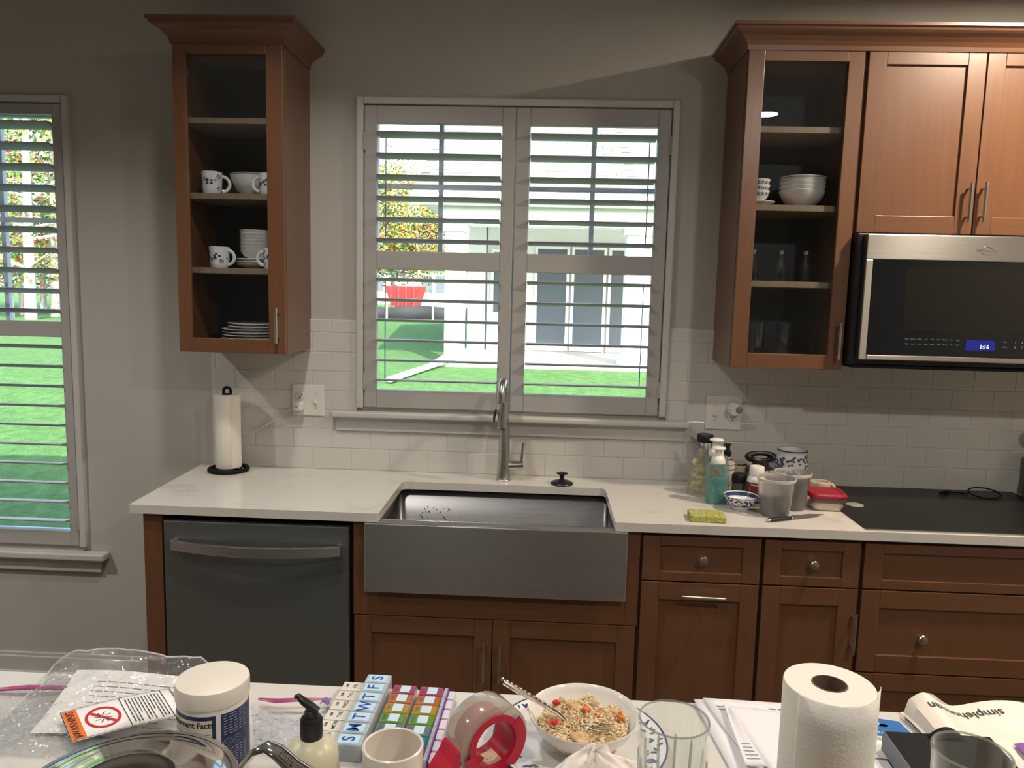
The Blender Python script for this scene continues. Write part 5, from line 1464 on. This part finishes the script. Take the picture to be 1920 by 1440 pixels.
fp = [Vector(p) for p in ((1.082, -1.812, 1.030), (1.105, -1.810, 1.016), (1.135, -1.806, .998), (1.165, -1.803, .979), (1.180, -1.802, .966), (1.190, -1.803, .960), (1.205, -1.808, .958))]
MB().tube(fp, [.0085, .0100, .0080, .0062, .0055, .0060, .0085], 10, flat=.5, up=(0, .2, 1)).build('handle', CHROME, t, True)
b = MB()
for k in range(12):
    p = fp[0].lerp(fp[3], k/12)+Vector((0, -.001, .0032)); b.sphere(p+Vector((0, -.001, .0012)), .0030, 8, 5)
b.build('handle_ornament', STEELV, t, True)
MB().tube([(1.200, -1.806, .963), (1.212, -1.811, .965), (1.222, -1.815, .966)], [.006, .0105, .0115], 12, flat=.22).build('head', CHROME, t, True)
for k in range(4):
    o_ = (k-1.5)*.0056; dx, dy = .35*o_, 1.0*o_
    MB().tube([(1.218+dx, -1.813+dy, .966), (1.236+dx, -1.819+dy, .967), (1.252+dx, -1.824+dy, .970)], [.0017, .0016, .0009], 6).build('tine', CHROME, t, True)
# napkin
def nap(u, v):
    a = 2*PI*u; r = .056*(1-v**4)**.6*(1+.16*math.sin(a*3+v*4)+.10*math.sin(a*5+1))
    c_ = mnoise.noise(Vector((math.cos(a)*2.2, math.sin(a)*2.2, v*4)))
    r = r*(1+.35*c_)
    return (r*math.cos(a)+.008*c_, r*.8*math.sin(a), .093*v**.9*(1+.05*math.sin(a*2))+.004*math.sin(a*7+v*9))
o = MB().grid(nap, 64, 24).build('napkin', pm('napkin_paper', (.80, .72, .68), .95, bump=(30, .5, .01)), None, loc=(1.214, -1.952, IT+.005))
props(o, 'crumpled white paper napkin in front of the rice bowl', 'napkin')

# ---- tumbler
t = thing('glass_tumbler', 'fluted clear glass tumbler right of the rice bowl', 'glass', (1.310, -1.990, IT))
nf = 40
def flute(r, z, amp):
    return [((r+amp*abs(math.cos(PI*10*k/nf*.5*2)))*math.cos(2*PI*k/nf), (r+amp*abs(math.cos(PI*10*k/nf)))*math.sin(2*PI*k/nf), z) for k in range(nf)]
RG = [flute(.032, 0, .001), flute(.034, .006, .002), flute(.0375, .06, .0025), flute(.041, .118, .002), flute(.0435, .128, 0), flute(.0445, .150, 0), flute(.0450, .170, 0), flute(.0437, .172, 0), flute(.0425, .168, 0), flute(.0410, .125, 0), flute(.034, .05, 0), flute(.030, .012, 0)]
REALG = pm('tumbler_glass', (.96, .98, .97), .0, trans=1.0, ior=1.45)
loft(MB(), RG).build('tumbler', CLEARG, t, sharp=60)
MB().tube([(.0438*math.cos(2*PI*k/48), .0438*math.sin(2*PI*k/48), .1715) for k in range(49)], .0013, 8, cap=False).build('rim', RIMG, t)
MB().lathe([(.030, .001), (.031, .008), (.0001, .009)], 32).build('thick_base', RIMG, t)
for k in range(12):
    a = 2*PI*(k+.5)/12
    MB().tube([(r_*math.cos(a), r_*math.sin(a), z_) for r_, z_ in ((.0350, .008), (.0395, .06), (.0428, .112), (.0432, .120), (.0425, .126))], [.0012, .0020, .0020, .0016, .0006], 6).build('flute', RIMG, t)

# ---- papers
t = thing('paper_stack', 'loose white printed papers spread under the paper towel roll', 'papers', (1.50, -1.73, IT))
def sheet(nm, c, lines, z, seed):
    p = [Vector((x, y, 0)) for x, y in c]
    f = lambda u, v: (lambda q: (q.x, q.y, IT+z+.010*max(0, v-.6)**2*3+.0015*math.sin(u*4+seed)))((p[0].lerp(p[1], u)).lerp(p[3].lerp(p[2], u), v))
    o = MB().grid(f, 12, 12).build(nm, pm('sheet_white_%d' % seed, (.80-.02*seed, .79-.02*seed, .82-.02*seed), .85), t, True, solid=.0005)
    if lines:
        b = MB(); rr = random.Random(seed)
        for u0, u1, v0 in lines:
            u = u0
            while u < u1:
                L = rr.uniform(.02, .06)
                b.add([(q[0], q[1], q[2]+.0007) for q in (f(u, v0), f(min(u+L, u1), v0), f(min(u+L, u1), v0+.012), f(u, v0+.012))], [(0, 1, 2, 3)]); u += L+.012
        b.build('printed_lines', GREYINK, o, True, kind='stuff')
    return o
sheet('sheet', [(1.435, -1.90), (1.70, -1.90), (1.705, -1.645), (1.410, -1.642)], [], .002, 1)
sheet('sheet', [(1.475, -1.885), (1.72, -1.885), (1.715, -1.646), (1.425, -1.644)], [(.05, .30, .90), (.05, .30, .87), (.36, .62, .91), (.36, .60, .88), (.36, .55, .85)], .006, 2)
sheet('sheet', [(1.490, -1.880), (1.69, -1.86), (1.70, -1.70), (1.452, -1.672)], [], .012, 3)
sheet('folded_sheet', [(1.448, -1.84), (1.478, -1.845), (1.462, -1.690), (1.454, -1.672)], [(.2, .9, .10), (.2, .9, .16), (.2, .8, .22), (.25, .8, .28), (.25, .8, .34)], .018, 4)
o = thing('brochure', 'blue and green printed brochure behind the paper towel roll', 'brochure', (1.70, -1.73, IT))
bf = lambda u, v: (1.640+.118*u-.02*v, -1.800+.125*v-.02*u, IT+.0150+.001*math.sin(u*3))
MB().grid(bf, 6, 6).build('sheet', PAPER, o, True, solid=.0006)
bq = lambda u0, u1, v0, v1, nm, m_: MB().grid(lambda u, v: (lambda q: (q[0], q[1], q[2]+.0006))(bf(u0+(u1-u0)*u, v0+(v1-v0)*v)), 4, 4).build(nm, m_, o, True)
bq(.02, .98, .52, .98, 'blue_panel', pm('brochure_blue', (.01, .14, .42), .4))
bq(.02, .98, .42, .50, 'green_band', pm('brochure_green', (.20, .30, .05), .4))
b = MB()
put_text(b, 'cycle', .012, frame(Vector(bf(.45, .46))+Vector((0, 0, .001)), (-1, .1, 0), (-.1, -1, 0)), bold=.01)
put_text(b, 'Waste', .011, frame(Vector(bf(.5, .60))+Vector((0, 0, .001)), (-1, .1, 0), (-.1, -1, 0)))
for u, v in ((.3, .75), (.5, .88), (.68, .80)): b.lathe([(.0001, 0), (.006, 0)], 14, Matrix.Translation(Vector(bf(u, v))+Vector((0, 0, .0011))), sx=1.2, sy=.6)
b.build('lettering', WINK, o, True)

# ---- paper towel roll lying upright on the island
t = thing('paper_towel_roll', 'half used paper towel roll standing on the island papers', 'paper towel', (1.480, -2.043, IT+.003))
sp_o = []
H_ = .252
for k in range(65):
    a = 2*PI*k/64
    sp_o.append((a, .0515+.0012*k/64))
b = MB()
b.lathe([(.0205, 0), (.0515, 0), (.0520, .002), (.0520, H_-.002), (.0512, H_), (.0360, H_-.001), (.0205, H_)], 56, cap0=False, cap1=False)
b.build('roll', TOWEL, t)
MB().lathe([(.0205, 0), (.0203, H_+.0005), (.0190, H_+.0005), (.0188, 0)], 32, cap0=False, cap1=False).build('core', CARD, t)
def loose(u, v):
    a = -2.6+u*2.75; r = .0527+.0004*u + (.012*max(0, u-.88)/.12 if u > .88 else 0)
    return (r*math.cos(a), r*math.sin(a), H_*v - .006*max(0, u-.75)*4*v)
MB().grid(loose, 60, 8).build('loose_sheet', TOWEL, t, solid=.0006)

# ---- wooden caddy at the near edge
t = thing('wooden_caddy', 'small open wooden caddy at the bottom edge of the picture', 'caddy', (1.43, -2.185, IT))
WC = wood('caddy_wood', (.34, .19, .09), (.26, .14, .06), 'x')
cz = .166
def octo(w, d, c, z): return [(w-c, -d, z), (w, -d+c, z), (w, d-c, z), (w-c, d, z), (-w+c, d, z), (-w, d-c, z), (-w, -d+c, z), (-w+c, -d, z)]
b = MB(); loft(b, [octo(.074, .050, .012, 0), octo(.076, .052, .012, cz), octo(.069, .045, .010, cz), octo(.067, .043, .010, .008)])
for i in range(len(b.sm)): b.sm[i] = False
b.build('box', WC, t)
MB().box(-.060, .060, -.036, .036, .009, .120).build('dark_contents', BLACKM, t, bevel=.004)

# ---- black box
t = thing('black_box', 'flat black box with a lighter grey side at the right', 'box', (1.76, -1.86, IT))
b = MB(); b.add([(1.668, -1.965, IT), (1.825, -1.965, IT), (1.835, -1.782, IT), (1.674, -1.780, IT), (1.668, -1.965, IT+.046), (1.825, -1.965, IT+.046), (1.833, -1.782, IT+.046), (1.674, -1.780, IT+.046)],
                [(0, 3, 2, 1), (4, 5, 6, 7), (0, 1, 5, 4), (1, 2, 6, 5), (2, 3, 7, 6)])
b.build('case', BLACKM, t, True, bevel=.001)
MB().add([(1.667, -1.965, IT+.016), (1.672, -1.781, IT+.016), (1.673, -1.780, IT+.047), (1.667, -1.965, IT+.047)], [(0, 3, 2, 1)]).build('grey_side', pm('grey_board', (.16, .17, .19), .6), t, True, solid=.001)
MB().add([(1.667, -1.965, IT), (1.672, -1.781, IT), (1.672, -1.781, IT+.016), (1.667, -1.965, IT+.016)], [(0, 3, 2, 1)]).build('lower_side', BLACKM, t, True, solid=.001)
MB().grid(lambda u, v: (1.735+.055*u, -1.800+.012*v, IT+.046+.016*math.sin(PI*u)*v), 12, 3).build('raised_flap', BLACKM, t, True, solid=.001)

# ---- glass in front of it
t = thing('glass_cup', 'clear glass cup at the lower right corner', 'glass', (1.615, -2.105, IT))
MB().lathe([(.030, 0), (.032, .003), (.036, .10), (.039, .200), (.0402, .214), (.0395, .216), (.0375, .212), (.034, .10), (.029, .010), (.0001, .009)], 44).build('cup', CLEARG, t)
MB().tube([(.0392*math.cos(2*PI*k/48), .0392*math.sin(2*PI*k/48), .2155) for k in range(49)], .0014, 8, cap=False).build('rim', RIMG, t)

# ---- white bag with lettering, upside down
t = thing('liner_bag', 'white plastic liner bag with black upside down lettering', 'bag', (1.90, -1.74, IT))
def lb_(u, v):
    x = 1.765+.34*u; y = -1.90+.245*v
    h = .016+.030*math.exp(-((u-.10)/.09)**2)*(v**2)+.030*math.exp(-((u-.50)/.22)**2)*v**2*.8+.006*nz(x, y, 22)*(1-v*.6)
    if u < .03 or u > .97: h *= .35
    return (x+.012*math.sin(v*3)-.008, y, IT+max(.002, h))
MB().grid(lb_, 60, 40).build('film', pm('white_bag_film', (.80, .73, .65), .45), t, True)
MB().grid(lambda u, v: (1.765+.34*u+.0, -1.657+.0012*v, IT+.001+(lb_(u, 1)[2]-IT-.001)*v), 60, 3).build('far_edge', pm('white_bag_edge', (.80, .73, .65), .45), t, True)
v_, f_ = text_geo('simplehuman', .0235, .006)
b = MB(); pts_ = []
for p in v_:
    u = .262-(p[0]/.34)*1.0; v = .90-(p[1]+.004)/.245
    q = lb_(min(.99, max(.01, u)), min(1, max(0, v))); pts_.append((q[0], q[1], q[2]+.0012))
b.add(pts_, f_); b.build('lettering', INK, t, True)
MB().grid(lambda u, v: (1.880+.05*u, -1.815+.05*v, IT+.026+.003*math.sin(u*6)), 4, 4).build('purple_tag', pm('purple_tag', (.22, .06, .32), .5), t, True)
